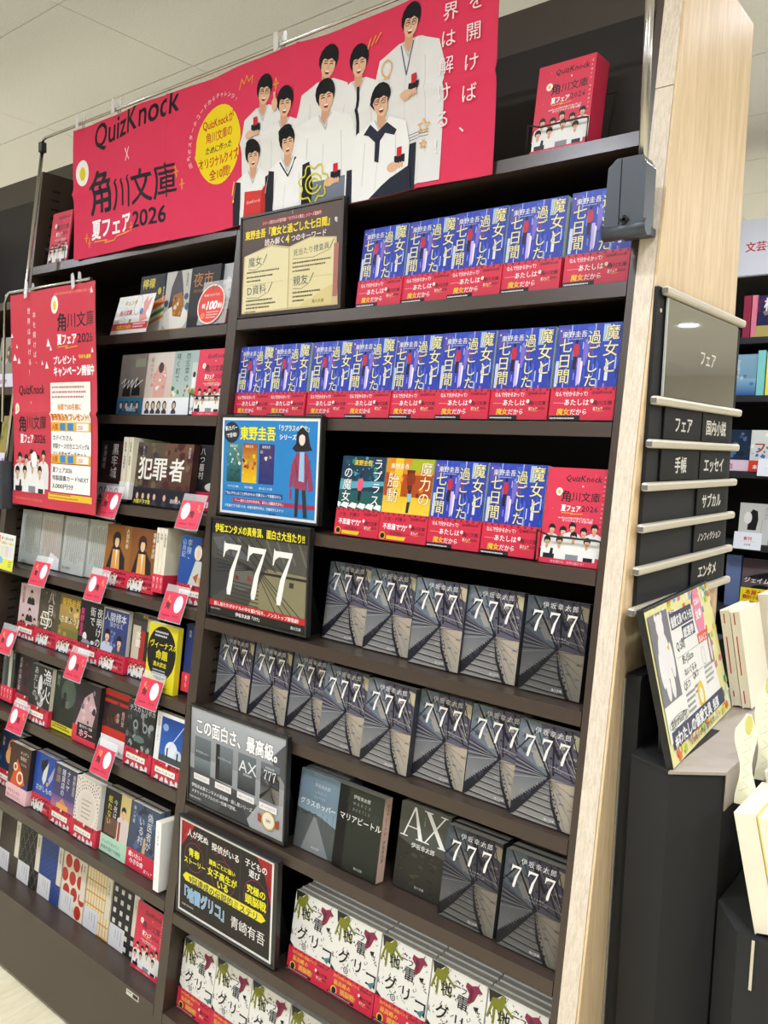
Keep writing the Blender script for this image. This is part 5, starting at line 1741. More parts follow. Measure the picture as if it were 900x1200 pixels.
def art_banner():
    a = Art(BW, BH, '#e23b5d', '#e23b5d')
    quiz(a, 92, 262, 352, rot=.06)
    a.pl([(232, 238), (250, 210)], 2.6, '#fbe9ec')
    a.pl([(234, 210), (250, 238)], 2.6, '#fbe9ec')
    a.ell(38, 214, 27, 32, '#fbfaf5', 20)
    a.ell(38, 212, 12, 17, '#e8ce1f', 12)
    a.text('角', 66, 112, 112, '#23272f', .03)
    a.text('川文庫', 172, 108, 84, '#23272f', .02, fit=262, rot=-.01)
    a.text('夏フェア', 76, 46, 52, '#fff', .045, fit=180)
    a.text('2026', 264, 46, 54, '#23272f', .03, fit=132)
    a.pl([(90, 36), (150, 34), (140, 28), (180, 30), (190, 38), (250, 42)], 2.6, '#f3b535')
    for x, y in ((430, 150), (450, 120), (52, 50), (66, 36), (260, 50), (760, 262), (1080, 98)):
        a.pl([(x, y - 12), (x + 3, y + 3), (x, y + 12), (x - 3, y + 2)], 1.6, '#f3b535', True)
        a.pl([(x - 9, y), (x + 9, y)], 1.4, '#f3b535')
    a.ell(576, 182, 78, 82, '#f6d91c', 30)
    a.text('QuizKnockが', 520, 222, 24, '#c23a2c', .03, fit=112)
    a.text('角川文庫の', 530, 194, 23, '#c23a2c', .02, fit=96)
    a.text('ために作った', 530, 168, 19, '#3a2c1c', .03, fit=96)
    a.text('オリジナルクイズ', 506, 142, 22, '#c23a2c', .04, fit=142)
    a.text('全10問!', 540, 114, 24, '#c23a2c', .03)
    t_ = '店内ポスターのQRコードからLet\'s try!'.replace('QR', '')
    for i, ch in enumerate('店内ポスターのコードからチャレンジ!'):
        th = math.radians(196 - i * 8.6)
        a.text(ch, 576 + 94 * math.cos(th) * 1.0, 182 + 98 * math.sin(th), 12, '#fbdfe3', .01, rot=th - math.pi / 2, anchor='c')
    a.pl([(650, 276), (656, 296), (664, 284), (672, 300), (678, 286), (690, 296), (688, 280)], 1.8, '#f3b535')
    # the group
    W1, D1 = '#e9e7e3', '#22242c'
    person(a, 890, 246, 54, W1, low=4.6, detail=True, tilt=-.25)
    person(a, 722, 232, 52, W1, low=4.4, detail=True, glasses=True, tilt=-.2, tie=None)
    person(a, 1096, 262, 52, '#e6e4e2', low=4.9, detail=True, glasses=True, tilt=-.15, width=1.55)
    a.pl([(1078, 252), (1092, 200), (1108, 252)], 3, '#5a6a80')
    a.rect(1040, 0, 80, 80, '#252a36')
    a.poly([(1030, 96), (1150, 100), (1150, 84), (1030, 80)], '#e6e4e2')
    for k in range(3):
        a.pl([(1036, 92 - k * 5), (1146, 97 - k * 5)], 1.2, '#3c465a')
    person(a, 976, 226, 52, '#ebe9e6', low=3.6, detail=True, tie=D1, tilt=-.05)
    person(a, 786, 194, 52, W1, low=3.6, detail=True, tilt=-.12)
    person(a, 892, 184, 54, '#f0efec', low=3.4, detail=True, width=1.5)
    a.rect(834, 0, 112, 56, '#7a8290')
    a.rect(950, 0, 58, 62, '#262b38')
    person(a, 694, 112, 50, '#f1f0ee', low=2.3, detail=True, vest=D1)
    a.poly([(668, 0), (670, 66), (722, 62), (720, 0)], '#d6403c')
    a.text('QuizKnock', 676, 40, 9, '#f4c4c0', .02)
    a.poly([(722, 62), (738, 76), (738, 0), (720, 0)], '#b8322e')
    person(a, 798, 118, 52, '#f3f2f0', low=2.4, detail=True, vest=D1)
    a.pl([(776, 106), (800, 76), (822, 108)], 3.4, '#30343e')
    person(a, 1034, 144, 52, '#f2f1ee', low=2.8, detail=True, glasses=True, width=1.35)
    a.poly([(992, 118), (1008, 134), (1026, 118), (1048, 130), (1072, 112), (1066, 104), (1044, 112), (1032, 100), (1030, 62), (1020, 66), (1020, 100), (1004, 114)], '#2a2e3c')
    a.poly([(1010, 0), (1112, 0), (1106, 44), (1060, 30), (1040, 20)], '#262b38')
    for x, y in ((918, 62), (1078, 60), (700, 190), (1110, 176)):
        a.rect(x - 10, y - 8, 26, 14, '#1d1f26')
        a.rect(x - 4, y + 4, 12, 16, '#cf2f38')
        a.ell(x - 14, y - 12, 13, 9, SKIN, 10)
        for k in range(4):
            a.ell(x - 8 + k * 6, y - 12, 3.2, 6, SKIN, 8)
    a.ell(760, 222, 9, 13, SKIN, 10)
    a.rect(757, 232, 6, 14, SKIN)
    # yellow doodles
    for r_ in (10, 19):
        a.ring(866, 52, r_, r_, 3, '#e9e03a', 16, 20, 340)
    q = []
    for k in range(40):
        th = 6.283 * k / 40
        rr = 32 + 5 * math.sin(7 * th)
        q.append((866 + rr * math.cos(th), 52 + rr * 1.05 * math.sin(th)))
    a.pl(q, 3, '#e9e03a', True)
    a.ring(1046, 222, 12, 14, 1.8, '#f3b535', 14)
    a.pl([(1040, 206), (1052, 206)], 2, '#f3b535')
    for k in range(3):
        a.pl([(1000 + k * 9, 268 + k * 3), (1006 + k * 12, 284 + k * 2)], 2, '#f3b535')
    a.pl([(636, 92), (630, 66)], 3, '#f3e23a')
    a.ell(634, 52, 3, 3, '#f3e23a', 8)
    # right hand text columns
    for i, ch in enumerate('本を開けば、'):
        if i:
            a.text(ch, 1222 - 3 * i, 312 - 48 * i + 8, 31, '#fdecef', .004)
    for i, ch in enumerate('世界は解ける！'):
        if i:
            a.text(ch, 1172 + 2 - 3 * i, 304 - 43 * i + 6, 31, '#fdecef', .004)
    for s_, y in ((13, 102), (7, 72)):
        q = [(1138 + s_ * (1 if k % 2 == 0 else .45) * math.cos(math.radians(90 + 36 * k)), y + s_ * (1 if k % 2 == 0 else .45) * math.sin(math.radians(90 + 36 * k))) for k in range(10)]
        a.pl(q, 1.6, '#e9b03a', True)
    return a


bn = thing('banner', 'wide pink-red cloth banner with a group in white shirts, hung across the top', 'banner', (-.665, .076, 1.926))
ab = art_banner()
cloth = Art(BW, BH)
nx_, ny_ = 76, 20
for i in range(nx_):
    for j in range(ny_):
        pass
meshobj('banner_cloth', ab.mesh('banner_cloth', PMC, y0=0, warp=WARP_B), bn)
bb = Art(BW, BH, '#c9607a')
bo = meshobj('banner_back', bb.mesh('banner_back', PMC, y0=.0016, warp=WARP_B), bn)

ps = thing('banner_pole_stand', 'thin steel pole and top rod carrying the banner at its left end', 'stand', (-.825, .02, 1.43))


def pp_(name, mb, m, par, base):
    o = mb.obj(name, m, par)
    o.location = tuple(-v for v in base)
    return o


B_ = (-.825, .02, 1.43)
pl0, pl1 = (-.834, fy(1.38, -.045), 1.38), (-.817, .074, 2.236)
pp_('pole', MB().tube([pl0, pl1], .0048, 12), CHROME, ps, B_)
pp_('joint', MB().box(-.825, -.809, .066, .082, 2.225, 2.252, bev=.002), BLACK, ps, B_)
pp_('top_rod', MB().tube([(-.817, .074, 2.25), (-.812, .074, 2.258), (-.80, .074, 2.261), (.95, .074, 2.264)], .0035, 10), CHROME, ps, B_)
cb = MB().box(-.868, -.824, fy(1.33, -.06), fy(1.33, -.022), 1.265, 1.395, bev=.006)
pp_('clamp_body', cb, GREYC, ps, B_)
pp_('clamp_jaw', MB().box(-.862, -.830, fy(1.30, -.024), fy(1.30, -.002), 1.275, 1.287, bev=.002).box(-.862, -.830, fy(1.37, -.024), fy(1.37, -.002), 1.37, 1.385, bev=.002), GREYC, ps, B_)

rs = thing('pole_clamp', 'steel pole rising from a dark grey clamp at the top right of the bay', 'stand', (.862, -.03, 1.775))
B2 = (.862, -.03, 1.775)
pp_('pole', MB().tube([(.892, .02, 1.86), (.880, .035, 2.262)], .0062, 14), CHROME, rs, B2)
c = MB()
c.prism([(.847, 1.793), (.854, 1.782), (.898, 1.783), (.905, 1.793), (.905, 1.872), (.898, 1.884), (.862, 1.884), (.850, 1.873)], 'y', .002, .037)
pp_('clamp_body', c, GREYC, rs, B2)
pp_('clamp_seam', MB().box(.869, .870, .0012, .003, 1.79, 1.882), SLOT, rs, B2)
pp_('clamp_collar', MB().tube([(.844, .012, 1.786), (.908, .012, 1.789)], .012, 14), GREYC, rs, B2)
cr_ = MB().box(.872, .884, -.0012, .001, 1.797, 1.801).box(.876, .880, -.0012, .001, 1.793, 1.805)
pp_('clamp_screw', cr_, SLOT, rs, B2)
pp_('clamp_jaw', MB().box(.854, .898, .037, .066, 1.786, 1.797), GREYC, rs, B2)


def clip(x, y, z, label, tilt=.1, grp='clear plastic clips'):
    t = thing('clip', label, 'clip', (x, y, z), (0, tilt, 0), grp)
    for s in (-1, 1):
        b = MB()
        b.prism([(-.006, -.02), (.006, -.02), (.007, .008), (.004, .022), (-.004, .022), (-.007, .008)], 'y', -.001, .001)
        o = b.obj('clip_jaw', ACRYL2, t, (s * .005, s * .0062, 0), (s * .18, s * .35, 0))
    MB().tube([(-.008, 0, 0), (.008, 0, 0)], .0028, 10).obj('clip_spring', ACRYL2, t)


ACRYL2 = mat('clear_clip_plastic', '#f2f2f2', .12, noise=0, alpha=.5, spec=.8)
clip(-.630, .074, 2.263, 'clear clip at the top left corner of the banner')
clip(-.470, .074, 2.268, 'clear clip on the banner rod, second from the left')
clip(.10, .074, 2.268, 'clear clip on the banner rod near its middle')

po_a = Art(415, 550, '#d23a4e')
a = po_a
a.text('KADOKAWA BUNKO SUMMER FAIR 2026', 232, 530, 9, '#f0a87c', 0, fit=160)
a.text('本を開けば、', 126, 500, 17, '#fbe4e6', 0, vert=True, sp=8)
a.text('世界は解ける！', 96, 512, 17, '#fbe4e6', 0, vert=True, sp=9)
a.ell(234, 508, 17, 22, '#f6f4ea', 18)
a.ell(234, 506, 8, 12, '#e8ce1f', 10)
a.text('角', 244, 446, 46, INK, .04)
a.text('川文庫', 288, 452, 38, INK, .012, fit=120)
a.text('夏フェア', 244, 412, 28, '#fff', .05, fit=84)
a.text('2026', 330, 412, 30, INK, .02, fit=72)
a.pl([(246, 404), (290, 406), (280, 400), (330, 404)], 2, '#f3b535')
a.text('プレゼント', 222, 364, 22, '#fff', .04, fit=104)
a.text('今年も豪華!', 334, 374, 11, '#f6d83a', .04, fit=56)
a.text('キャンペーン開催中', 222, 336, 26, '#fff', .05, fit=184)
for x, y, s_ in ((0, 440, 9), (24, 412, 8), (8, 380, 14), (30, 372, 12), (190, 408, 16), (206, 398, 9), (160, 364, 9), (180, 354, 14), (390, 524, 12), (392, 386, 10)):
    a.poly([(x, y), (x + s_ * .6, y + s_ * 1.3), (x + s_ * 1.3, y)], '#f2eeee')
quiz(a, 30, 292, 142)
a.text('×', 92, 264, 16, '#f3c4c8')
a.ell(22, 254, 10, 15, '#f6f4ea', 14)
a.ell(22, 253, 5, 8, '#e8ce1f', 8)
a.text('角', 26, 198, 44, INK, .04)
a.text('川文庫', 68, 204, 38, INK, .012, fit=112)
a.text('夏フェア', 34, 166, 26, '#fff', .05, fit=72)
a.text('2026', 108, 166, 30, INK, .02, fit=66)
a.text('QuizKnockが角川文庫のために作った', 14, 112, 9, '#fbe4e6', .02, rot=.16, fit=110)
a.text('オリジナルクイズ全10問!', 18, 98, 11, '#fbe4e6', .02, rot=.16, fit=106)
group_people(a, 4, 36, 176, 116)
a.ell(112, 122, 17, 21, '#fbfaf5', 16)
a.rect(0, 0, 415, 32, '#cf3a4c')
a.text('KADOKAWA BUNKO SUMMER FAIR', 14, 14, 9, '#e88c60', 0, fit=150)
a.rect(206, 124, 178, 194, '#f6f3ea')
a.greek(214, 304, 150, 3, 12, '#b8505c', 5)
a.text('抽選で500名様に', 240, 252, 16, '#e0881c', .05, fit=104)
a.text('豪華賞品をプレゼント!', 210, 226, 18, '#e0601c', .05, fit=166, out='#f6e23a', ow=.05)
for yy, t1, t2, t3 in ((198, 'A', 'カドイカさん', ('特製ケース付きエコバッグ&', 'マルチ吸水ポーチセット')), (118, 'B', '夏フェア2026', ('特製図書カードNEXT', '3,000円分'))):
    a.rect(206, yy, 178, 22, '#eab23a')
    a.text(t1 + '賞', 212, yy + 4, 17, '#c8541c', .04)
    a.rect(250, yy + 2, 24, 18, '#3c8cc4')
    a.rect(284, yy + 2, 24, 18, '#3c8cc4')
    a.rect(322, yy + 2, 50, 18, '#fbfaf5')
    a.text('250', 326, yy + 5, 14, '#c8541c', .02)
    a.rect(206, yy - 72, 178, 70, '#fbfaf6')
    a.text(t2, 214, yy - 22, 15, INK, .03)
    a.text(t3[0], 214, yy - 42, 14, INK, .03, fit=160)
    a.text(t3[1], 214, yy - 62, 14, INK, .03, fit=min(150, len(t3[1]) * 14))
a.rect(196, 26, 200, 16, '#f2c63a')
a.greek(202, 38, 130, 2, 8, '#b8502c', 3.4)
a.rect(202, 40, 0.1, 0.1, '#d23a4e')
pt = thing('poster', 'red campaign poster with prize boxes hanging at the left of the left bay', 'poster', (-.812, -.018, 1.282))


WARP_P = ([-.001 + i * .035 for i in range(11)] + [.37, .385, .40, .416], [-.001, .06, .12, .18, .232, .24, .248, .31, .37, .43, .49, .551],
          lambda x: .004 * math.sin(x * 15 + 1) - .008 * math.exp(-((x - .415) / .03) ** 2), lambda z: .004 * math.sin(z * 9) - .005 * math.exp(-((z - .24) / .006) ** 2))


meshobj('poster_sheet', a.mesh('poster_sheet', PM, warp=WARP_P), pt)
b2 = Art(415, 550, '#c8a0a4')
meshobj('poster_back', b2.mesh('poster_back', PM, y0=.0012, warp=WARP_P), pt)
pr_ = thing('poster_rod', 'slim steel rod with a bent upright carrying the red campaign poster', 'stand', (-.88, .004, 1.40))
B3 = (-.88, .004, 1.40)
pp_('rod', MB().tube([(-.836, -.030, 1.50), (-.836, -.021, 1.815), (-.832, -.020, 1.832), (-.818, -.018, 1.8405), (-.43, -.018, 1.84)], .0036, 10), CHROME, pr_, B3)
pp_('rod_tip', MB().tube([(-.434, -.018, 1.84), (-.428, -.018, 1.84)], .0045, 10), CHROME, pr_, B3)
clip(-.715, -.018, 1.836, 'clear clip at the top left of the red poster', .2)
clip(-.492, -.018, 1.840, 'clear clip at the top right of the red poster', -.1)

# ================================================================== THIRD BAY (far left, cut by the frame)
ma = Art(36, 148, '#eef0f4')
ma.blobs(16, 6, 46, 24, 60, 3, 8, ['#d8b850', '#e0c878', '#8c6c3c', '#bc4c34'], 4)
ma.rect(0, 0, 36, 26, '#26409c')
ma.text('文庫', 26, 142, 11, '#223', .02, vert=True)
design('mag', ma, .012, '#eef0f4', '#dde', w=36)
design('rabbit', cov_simple('#8c8c80', '#9a9a8e', [], [el(60, 100, 18, 24, '#6c4c3c'), bl(12, 10, 50, 80, 80, 4, 10, ['#b4b0a0', '#5c5a50', '#c8b8a8'], 6)]), .014, '#8c8c80', '#777', wband('#e6e8f2', [('話題作', 20, 12, 14, '#8c3c9c', .03)], 0), 36, '#e6e8f2')
design('olive', cov_simple('#a89848', '#988c50', [('黄色い家', 60, 140, 16, '#f0e8c0', True, .0)], [bl(12, 0, 44, 105, 90, 4, 10, ['#b8a858', '#7c7440', '#8c8c50'], 6)]), .014, '#a89848', '#777', wband('#e8e0f0', [('新刊', 20, 12, 14, '#5c3c9c', .03)], 0), 36, '#e8e0f0')
for k, lb, x, z in (('mag', 'white magazine with a gold picture, left of the tall steel pole', -.960, T[0]), ('rabbit', 'grey-brown novel with pale band at the left edge', -1.09, T[1]), ('olive', 'olive yellow novel with pale band at the left edge', -1.03, T[2])):
    book(k, lb, x, z, .03, .12)

# ================================================================== BLACK SIDE BOARD, COUNTER, BOOKS AT THE RIGHT
sb_ = thing('black_side_board', 'tall black board standing against the foot of the oak end panel', 'board', (.906, .1, FL))
o = MB().prism([(.018, FL), (.44, FL), (.44, 1.150), (.034, 1.156), (.030, 1.150)], 'x', .9062, .930).obj('board_sheet', BLACKM, sb_)
o.location = (-.906, -.1, -FL)
o = MB().prism([(.0135, FL), (.0175, FL), (.0295, 1.150), (.0255, 1.150)], 'x', .9062, .9085).obj('edge_trim', mat('edge_trim_grey', '#8f8a7c', .5), sb_)
o.location = (-.906, -.1, -FL)

CT = 1.05
ct = thing('display_counter', 'narrow counter with grey top and black body beside the end panel', 'counter', (.99, .3, FL))


def cpart(name, mb, m):
    o = mb.obj(name, m, ct)
    o.location = (-.99, -.3, -FL)
    return o


cpart('counter_top', MB().prism([(.9955, -.022), (1.056, .030), (1.056, 1.2), (.9315, 1.2), (.9315, .2), (.9955, .2)], 'z', CT - .004, CT), COUNTER)
cpart('counter_fascia', MB().prism([(1.0528, .0362), (1.056, .0295), (1.056, 1.2), (1.0528, 1.2)], 'z', CT - .055, CT - .0045), COUNTER)
cpart('body', MB().prism([(.9315, .008), (.9955, -.0165), (1.0525, .0335), (1.0525, 1.2), (.9315, 1.2)], 'z', FL, CT - .0045), BLACKM)
cpart('body_panel', MB().prism([(.9315, .006), (.9953, -.0185), (.9953, .199), (.9315, .199)], 'z', CT - .0044, CT), BLACKM)
for (x, y, z0, z1) in ((1.000, -.010, .975, 1.0), (1.003, -.0075, .975, 1.0)):
    cpart('label_groove', MB().box(x, x + .0012, y, y + .001, z0, z1), ALU)
for dx in (0, .007):
    cpart('bracket', MB().tube([(.948 + dx, -.001 - dx * .38, .44), (.948 + dx, -.001 - dx * .38, .52), (.956 + dx, -.004 - dx * .38, .535)], .0012, 6), ALU)
cpart('book_tray', MB().prism([(1.0565, .031), (1.10, -.030), (1.5, -.030), (1.5, 1.2), (1.0565, 1.2)], 'z', FL, .868), BLACKM)
cpart('tray_strip', MB().box(1.118, 1.1215, -.032, -.0302, .80, .866), ALU)

# leaning poster panel on the counter
pa = Art(345, 214, '#efe7a0')
rnd = random.Random(2)
for i in range(90):
    x, y = rnd.choice([(rnd.random() * 345, rnd.random() * 24), (rnd.uniform(245, 345), rnd.random() * 214), (rnd.random() * 345, 190 + rnd.random() * 24)])
    a = pa
    a.poly([(x, y), (x + 14, y + 2), (x + 13, y + 12), (x - 1, y + 10)], rnd.choice(['#e8703c', '#4c9c8c', '#f0d85c', '#d87c9c', '#8ca4d8', '#f4f0e0', '#b8cc4c']))
a = pa
a.poly([(6, 30), (300, 30), (292, 70), (270, 190), (8, 206)], '#f4f1e8')
a.rect(6, 80, 88, 126, '#7c7a80')
a.text('第7回', 98, 190, 12, '#444', .02)
a.ell(50, 186, 17, 18, '#f1ece8', 16)
a.ell(50, 146, 25, 34, '#efe9e6', 18)
a.ell(26, 128, 9, 26, '#f1ece8', 12)
a.ell(78, 134, 9, 26, '#f1ece8', 12)
a.ell(40, 104, 10, 22, '#f1ece8', 12)
a.ell(62, 104, 10, 22, '#f1ece8', 12)
a.ell(36, 200, 5, 6, '#f1ece8', 8)
a.ell(63, 200, 5, 6, '#f1ece8', 8)
a.poly([(64, 154), (76, 158), (72, 148)], '#e0c838')
a.rect(100, 172, 118, 24, '#3c3f5c')
a.text('偏愛文具ベスト55', 103, 176, 17, '#f6f4ee', .05, fit=112)
a.rect(150, 150, 66, 20, '#3c3f5c')
a.text('総選挙', 154, 153, 16, '#f6f4ee', .05, fit=58)
for t_, x, y, s_, c_ in (('Q.5問', 108, 140, 17, '#3c3f4c'), ('約-(55cm', 124, 118, 15, '#555'), ('ねいぐるみ', 124, 100, 13, '#555'), ('Q5つ', 108, 82, 15, '#3c3f4c'), ('Q6つ', 160, 88, 14, '#3c3f4c')):
    a.text(t_, x, y, s_, c_, .02)
a.rect(110, 94, 110, .8, '#aaa')
a.rect(104, 130, 118, .8, '#aaa')
a.greek(110, 72, 46, 4, 8, '#999', 4)
a.greek(160, 74, 40, 2, 8, '#999', 4)
a.ell(186, 58, 18, 22, '#f0c83c', 14)
a.ell(186, 58, 9, 12, '#f4ecd8', 12)
a.ell(252, 176, 26, 40, '#ef86a4', 20)
a.text('文具の', 236, 190, 12, '#fff', .03)
a.text('女神', 234, 168, 17, '#fff', .05)
a.rect(222, 130, 60, 16, '#e0604c')
a.text('おみくじ', 226, 132, 12, '#fff', .04)
a.rect(272, 90, 22, 46, '#8c8480')
a.ell(283, 112, 6, 20, '#f4dcd8', 10)
a.ring(236, 110, 10, 14, 1, '#bbb')
a.greek(226, 90, 50, 4, 8, '#bbb', 4)
a.ring(60, 52, 48, 8, .8, '#555')
a.text('会計が555円?!', 20, 48, 13, '#444', .02)
a.rect(16, 20, 290, 24, '#3c3f5c')
a.text('#わたしの偏愛文具', 24, 23, 20, '#f6f4ee', .05, fit=200)
a.text('投票', 234, 23, 18, '#f6f4ee', .05)
a.text('気になるあの文具を投票しよう!', 90, 7, 10, '#5c5638', .02, fit=180)
wv = (.973 - .999, .330 + .014)
ang = math.atan2(wv[1], wv[0])
st = thing('stationery_sign', 'cream poster with a white plush bear in a black frame on the counter', 'sign', (.9995, -.014, CT + .001), (0, 0, ang))
fr = thing  # (no extra object)
tilt = -.25
o = MB().box(0, .345, 0, .010, 0, .219, bev=.001).obj('frame', BLACK, st, (0, 0, 0), (tilt, 0, 0))
meshobj('sign_print', pa.mesh('sign_print', y0=-.0002), st, (0, 0, .001), (tilt, 0, 0))
MB().prism([(.0115, .0005), (.036, .0005), (.036, .01), (.040, .10), (.036, .10)], 'x', .05, .053).obj('easel_leg', BLACK, st)
MB().prism([(.0115, .0005), (.036, .0005), (.036, .01), (.040, .10), (.036, .10)], 'x', .29, .293).obj('easel_leg', BLACK, st)


def side_book(label, x, y, z, th, h, d, cov='#ece5cc', lean=.2, group=None, marks=None, rz=0.0, name='book'):
    """a book facing +x and leaning back; its fore-edge is toward the aisle (-y)"""
    t = thing(name, label, 'book', (x, y, z), (0, -lean, rz), group)
    t.location.z += th * math.sin(lean) * 0 + .001
    box('page_block', PAGES, t, .001, th - .001, 0, d - .002, .0015, h - .0015)
    b = MB().box(th - .0011, th, -.001, d, 0, h).box(0, .0011, -.001, d, 0, h).box(0, th, d - .0011, d, 0, h)
    b.obj('cover', solid(cov), t)
    if marks:
        m_ = MB()
        for i, (f0, f1) in enumerate(marks):
            m_.box(th * .3, th * .42, -.0004, .0005, h * f0, h * f1)
        m_.obj('index_marks', solid('#b8402c'), t)
    return t


side_book('thick cream book at the front left of the tray, next to the counter', 1.1185, -.02, .8685, .0265, .155, .13, lean=.235, group='cream books in the tray')
side_book('thick cream book in the tray, second from the counter', 1.147, -.02, .8685, .031, .158, .13, lean=.235, group='cream books in the tray', cov='#e8d060')
side_book('thick cream book in the tray, third from the counter', 1.180, -.015, .8685, .031, .158, .13, lean=.235, group='cream books in the tray')
side_book('cream book in the second row of the tray, behind the front cream books', 1.1185, .13, .8685, .031, .165, .13, lean=.235, group='cream books in the tray, second row')
side_book('cream book in the second row of the tray, further right', 1.152, .13, .8685, .031, .165, .13, lean=.235, group='cream books in the tray, second row', cov='#e8d8a0')
# stationery books on the counter behind the poster
side_book('cream book with red index marks, nearest the poster', 0.972, .340, CT, .015, .165, .12, lean=.19, marks=[(.1, .16), (.34, .72), (.86, .96)], cov='#f1e9cf')
side_book('cream book with red index marks, right of the first marked book', 0.989, .340, CT, .015, .165, .12, lean=.19, marks=[(.05, .18), (.34, .74), (.86, .98)], cov='#f1e9cf')
side_book('cream book leaning behind the marked books on the counter', 1.000, .475, CT, .026, .18, .13, lean=.2, cov='#e0a888')
side_book('cream book with green specks leaning further back on the counter', 1.008, .62, CT, .026, .19, .13, lean=.2, cov='#b8d0a0')
side_book('colourful magazine at the right edge of the counter', 1.028, .80, CT, .02, .21, .15, lean=.15, cov='#5cc0d8')


def pop(label, x, y, z, h, seed):
    rnd = random.Random(seed)
    n = 12
    L_, R_ = [], []
    for k in range(n):
        f = k / (n - 1)
        w = .010 * (1.1 + .35 * math.sin(f * 9 + seed)) * (1 if f < .85 else (1.1 - f) * 3.6)
        L_.append((-w + .003 * math.sin(f * 5 + seed), f * h))
        R_.append((w + .003 * math.sin(f * 5 + seed), f * h))
    t = thing('shelf_talker', label, 'card', (x, y, z), (-.1, 0, .2), 'wavy cream cards between the books')
    MB().prism(L_ + R_[::-1], 'y', 0, .0012).obj('card_board', solid('#f3efcf'), t)
    a = Art(30, h * 1000)
    a.ell(15, h * 880, 5, 14, '#e8e07c', 12)
    for k in range(5):
        a.pl([(8 + rnd.random() * 4, h * 140 * (k + 1)), (20, h * 140 * (k + 1) + 8), (12, h * 140 * (k + 1) + 14)], .4, '#b4b69a')
    meshobj('card_print', a.mesh('card_print', y0=-.0002), t, (-.015, 0, 0))


pop('wavy cream card nearest the counter corner', 1.072, .060, 1.0, .125, 1)
pop('wavy cream card in the middle of three', 1.068, .17, 1.0, .16, 2)
pop('wavy cream card at the right edge', 1.098, .17, .99, .15, 4)

# ================================================================== FAR BOOKCASE BEHIND THE END PANEL
fb = thing('far_bookcase', 'black bookcase standing behind the oak end panel at the right edge', 'bookcase', (.9, 2.04, FL))
FX, FY0 = .9, 2.04


def fpart(name, mb, m):
    o = mb.obj(name, m, fb)
    o.location = (-FX, -FY0, -FL)
    return o


BK = mat('far_black_steel', '#26262a', .45)
for x0 in (-.02, .93):
    fpart('upright', MB().box(x0, x0 + .03, FY0, FY0 + .34, FL, 2.32), BK)
FZ = [1.897, 1.690, 1.415, 1.152, .915, .66, .4]
for x0, x1 in ((.01, .93),):
    for z in FZ:
        fpart('shelf_board', MB().box(x0, x1, FY0, FY0 + .33, z - .022, z), BK)
    fpart('back_panel', MB().box(x0, x1, FY0 + .33, FY0 + .34, FL, 2.31), BROWN_SHADED)
sa = Art(900, 195, '#dfe1ea', '#dfe1ea')
sa.text('文芸書', 425, 84, 36, '#c8323c', .03)
fpart('header_panel', MB().box(.01, .93, FY0 - .004, FY0 + .02, 2.115, 2.312), mat('white_header', '#e0e2ea', .4))
o = meshobj('header_print', sa.mesh('header_print'), fb, (.015 - FX, -.0045, 2.116 - FL))
design('far1', cov_simple('#1c1c3c', '#2a2a5c', [('椒', 30, 96, 50, '#f2f0ee', False, .03)], [bl(14, 0, 60, 105, 80, 5, 12, ['#3a2c6c', '#5c2c4c', '#8c7c6c'], 6)]), .02, '#1c1c3c', '#222', wband('#b8a860', [('賞', 60, 10, 16, '#4c4420', .02)], 0), 40, '#b8a860', h=130)
design('far2', cov_simple('#6c90a8', '#8cb0c4', [('空を駆ける', 40, 130, 14, '#e8f0f4', True, .0)], [bx(0, 0, 105, 60, '#2c5c94', '#8cb4cc'), bl(8, 0, 40, 105, 40, 4, 9, ['#b8d0dc', '#4c7ca4'], 5)]), .02, '#5c8098', '#222', h=132)
design('far3', cov_simple('#24344c', '#1c2c44', [], [bl(14, 0, 20, 105, 120, 6, 14, ['#3c5474', '#16243a', '#55708c'], 6)]), .02, '#24344c', '#222', wband('#e8ccd8', [('恋', 30, 8, 22, '#b03c70', .03)], 0), 38, '#e8ccd8', h=150)
design('far4', cov_simple('#c8ccc8', '#dcdcd4', [('フ', 10, 70, 44, '#a83430', False, .03)], [bl(14, 0, 30, 105, 110, 4, 9, ['#f0f0ea', '#6c7c84', '#3c6cb0', '#a8b0b4'], 9)]), .02, '#ccc', '#222', wband('#d8402c', [('本屋大賞', 12, 10, 18, '#fff', .03)], 0), 38, '#d8402c', h=150)
design('far5', cov_simple('#dcdad2', '#c4c2ba', [('あの人が', 92, 138, 12, '#8c8c84', True, .0)], [po([(30, 50), (34, 110), (46, 126), (62, 120), (66, 90), (60, 50)], '#1e1d20'), el(30, 94, 14, 22, '#ece6e0'), lambda a: a.pl([(78, 40), (80, 90)], 1, '#777')]), .02, '#dcdad2', '#222', h=145)
design('far6', cov_simple('#4a3c40', '#6a5a5c', [('ジェイムズ', 8, 96, 22, '#f2f0ec', False, .02)], [po([(0, 110), (60, 130), (105, 142), (105, 100), (60, 110)], '#1c1a1c'), el(70, 60, 46, 30, '#161416')]), .02, '#4a3c40', '#222',
       (lambda a: (a.text('本屋大賞', 16, 52, 20, '#c03022', .05), a.text('翻訳小説部門', 8, 36, 16, '#c03022', .05), a.text('第3位', 30, 8, 24, '#c03022', .05), a)[3])(Art(105, 75, '#ecdf24')), 75, '#ecdf24', h=182)
fgrp = 'books on the far black bookcase'


def far_book(k, x, z, lb, sb=.02):
    return book(k, lb, x, z, 0, .08, fgrp, y=FY0 + sb)


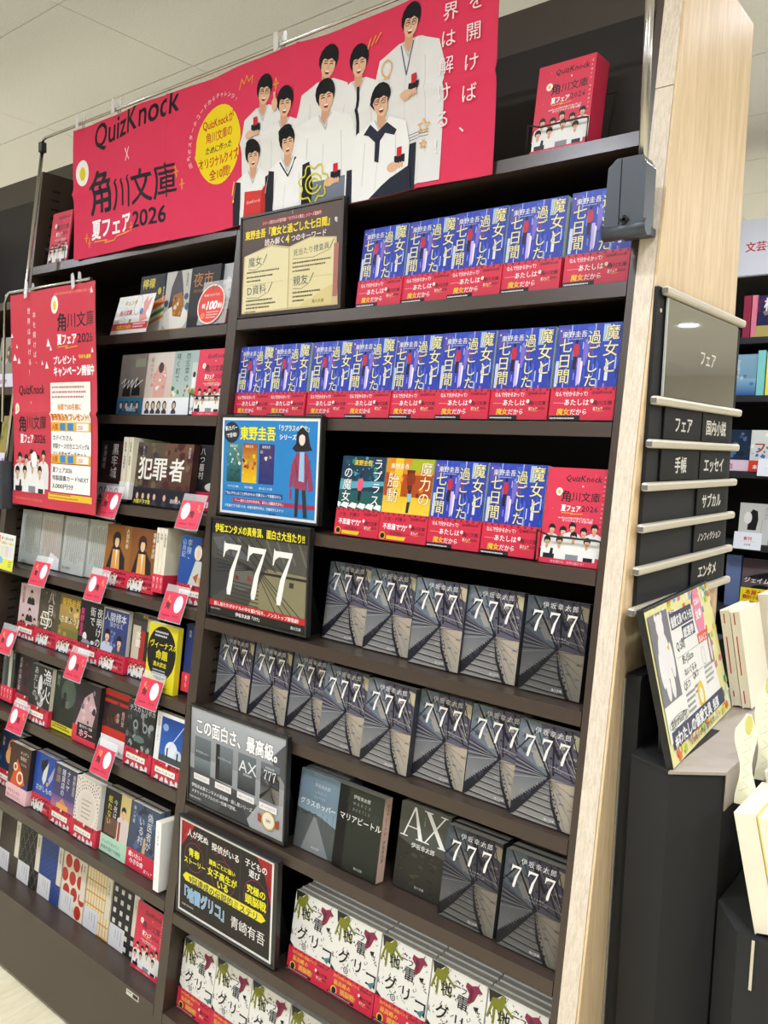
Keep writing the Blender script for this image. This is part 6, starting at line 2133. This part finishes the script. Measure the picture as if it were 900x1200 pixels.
far_book('far1', .478, FZ[0], 'dark novel with one big white character in the black bookcase at the right edge')
for i, (c, w_) in enumerate((('#8c2440', .026), ('#d8788c', .018))):
    sp = thing('book', '%s spine left of the dark novel in the black bookcase' % ('crimson', 'pink')[i], 'book', (.446 + i * .0285 - .004, FY0 + .02, FZ[0] + .0008), (0, 0, 0), fgrp)
    box('cover', solid(c), sp, 0, w_ - .001, 0, .12, 0, .15)
far_book('far2', .395, FZ[1], 'sky-blue novel standing left of a turquoise spine, far bookcase')
for i, (c, w_, nm) in enumerate((('#7cc4c0', .026, 'turquoise'), ('#e8d83c', .022, 'yellow'), ('#c89cb4', .026, 'mauve'), ('#e8e4e8', .03, 'white'))):
    sp = thing('book', '%s spine on the second shelf of the far bookcase' % nm, 'book', (.503 + i * .031, FY0 + .02, FZ[1] + .0008), (0, 0, 0), fgrp)
    box('cover', solid(c), sp, 0, w_, 0, .12, 0, .16 - .006 * i)
far_book('far3', .390, FZ[2], 'dark blue novel with pink band on the third shelf of the far bookcase')
far_book('far4', .500, FZ[2], 'grey-white novel with red band on the third shelf of the far bookcase', .008)
far_book('far5', .475, FZ[3], 'cream novel with a black-haired profile on the far bookcase')
far_book('far6', .498, FZ[4], 'dark novel with tall yellow prize band on the far bookcase')
spb = thing('book', 'slate blue book left of the yellow-banded novel on the far bookcase', 'book', (.44, FY0 + .03, FZ[4] + .0008), (0, 0, 0), fgrp)
box('cover', solid('#5c6c94'), spb, 0, .052, 0, .02, 0, .19)
for i, (x, z) in enumerate(((.535, FZ[2] - .012), (.470, FZ[3] - .016))):
    a = Art(95, 62, '#eef0f4')
    a.text('新刊', 48, 34, 14, '#c8323c', .04, anchor='c')
    a.rect(24, 28, 48, .8, '#d88')
    a.text('文芸書', 48, 14, 8, '#444', .02, anchor='c')
    t = thing('shelf_label', 'white label card reading new release, %s' % ('upper of the two on the far bookcase', 'lower of the two on the far bookcase')[i], 'card', (x, FY0 - .012, z), (-.15, 0, 0), 'white label cards')
    box('card_board', solid('#eef0f4'), t, 0, .095, 0, .001, 0, .062)
    meshobj('card_print', a.mesh('card_print', y0=-.0001), t)
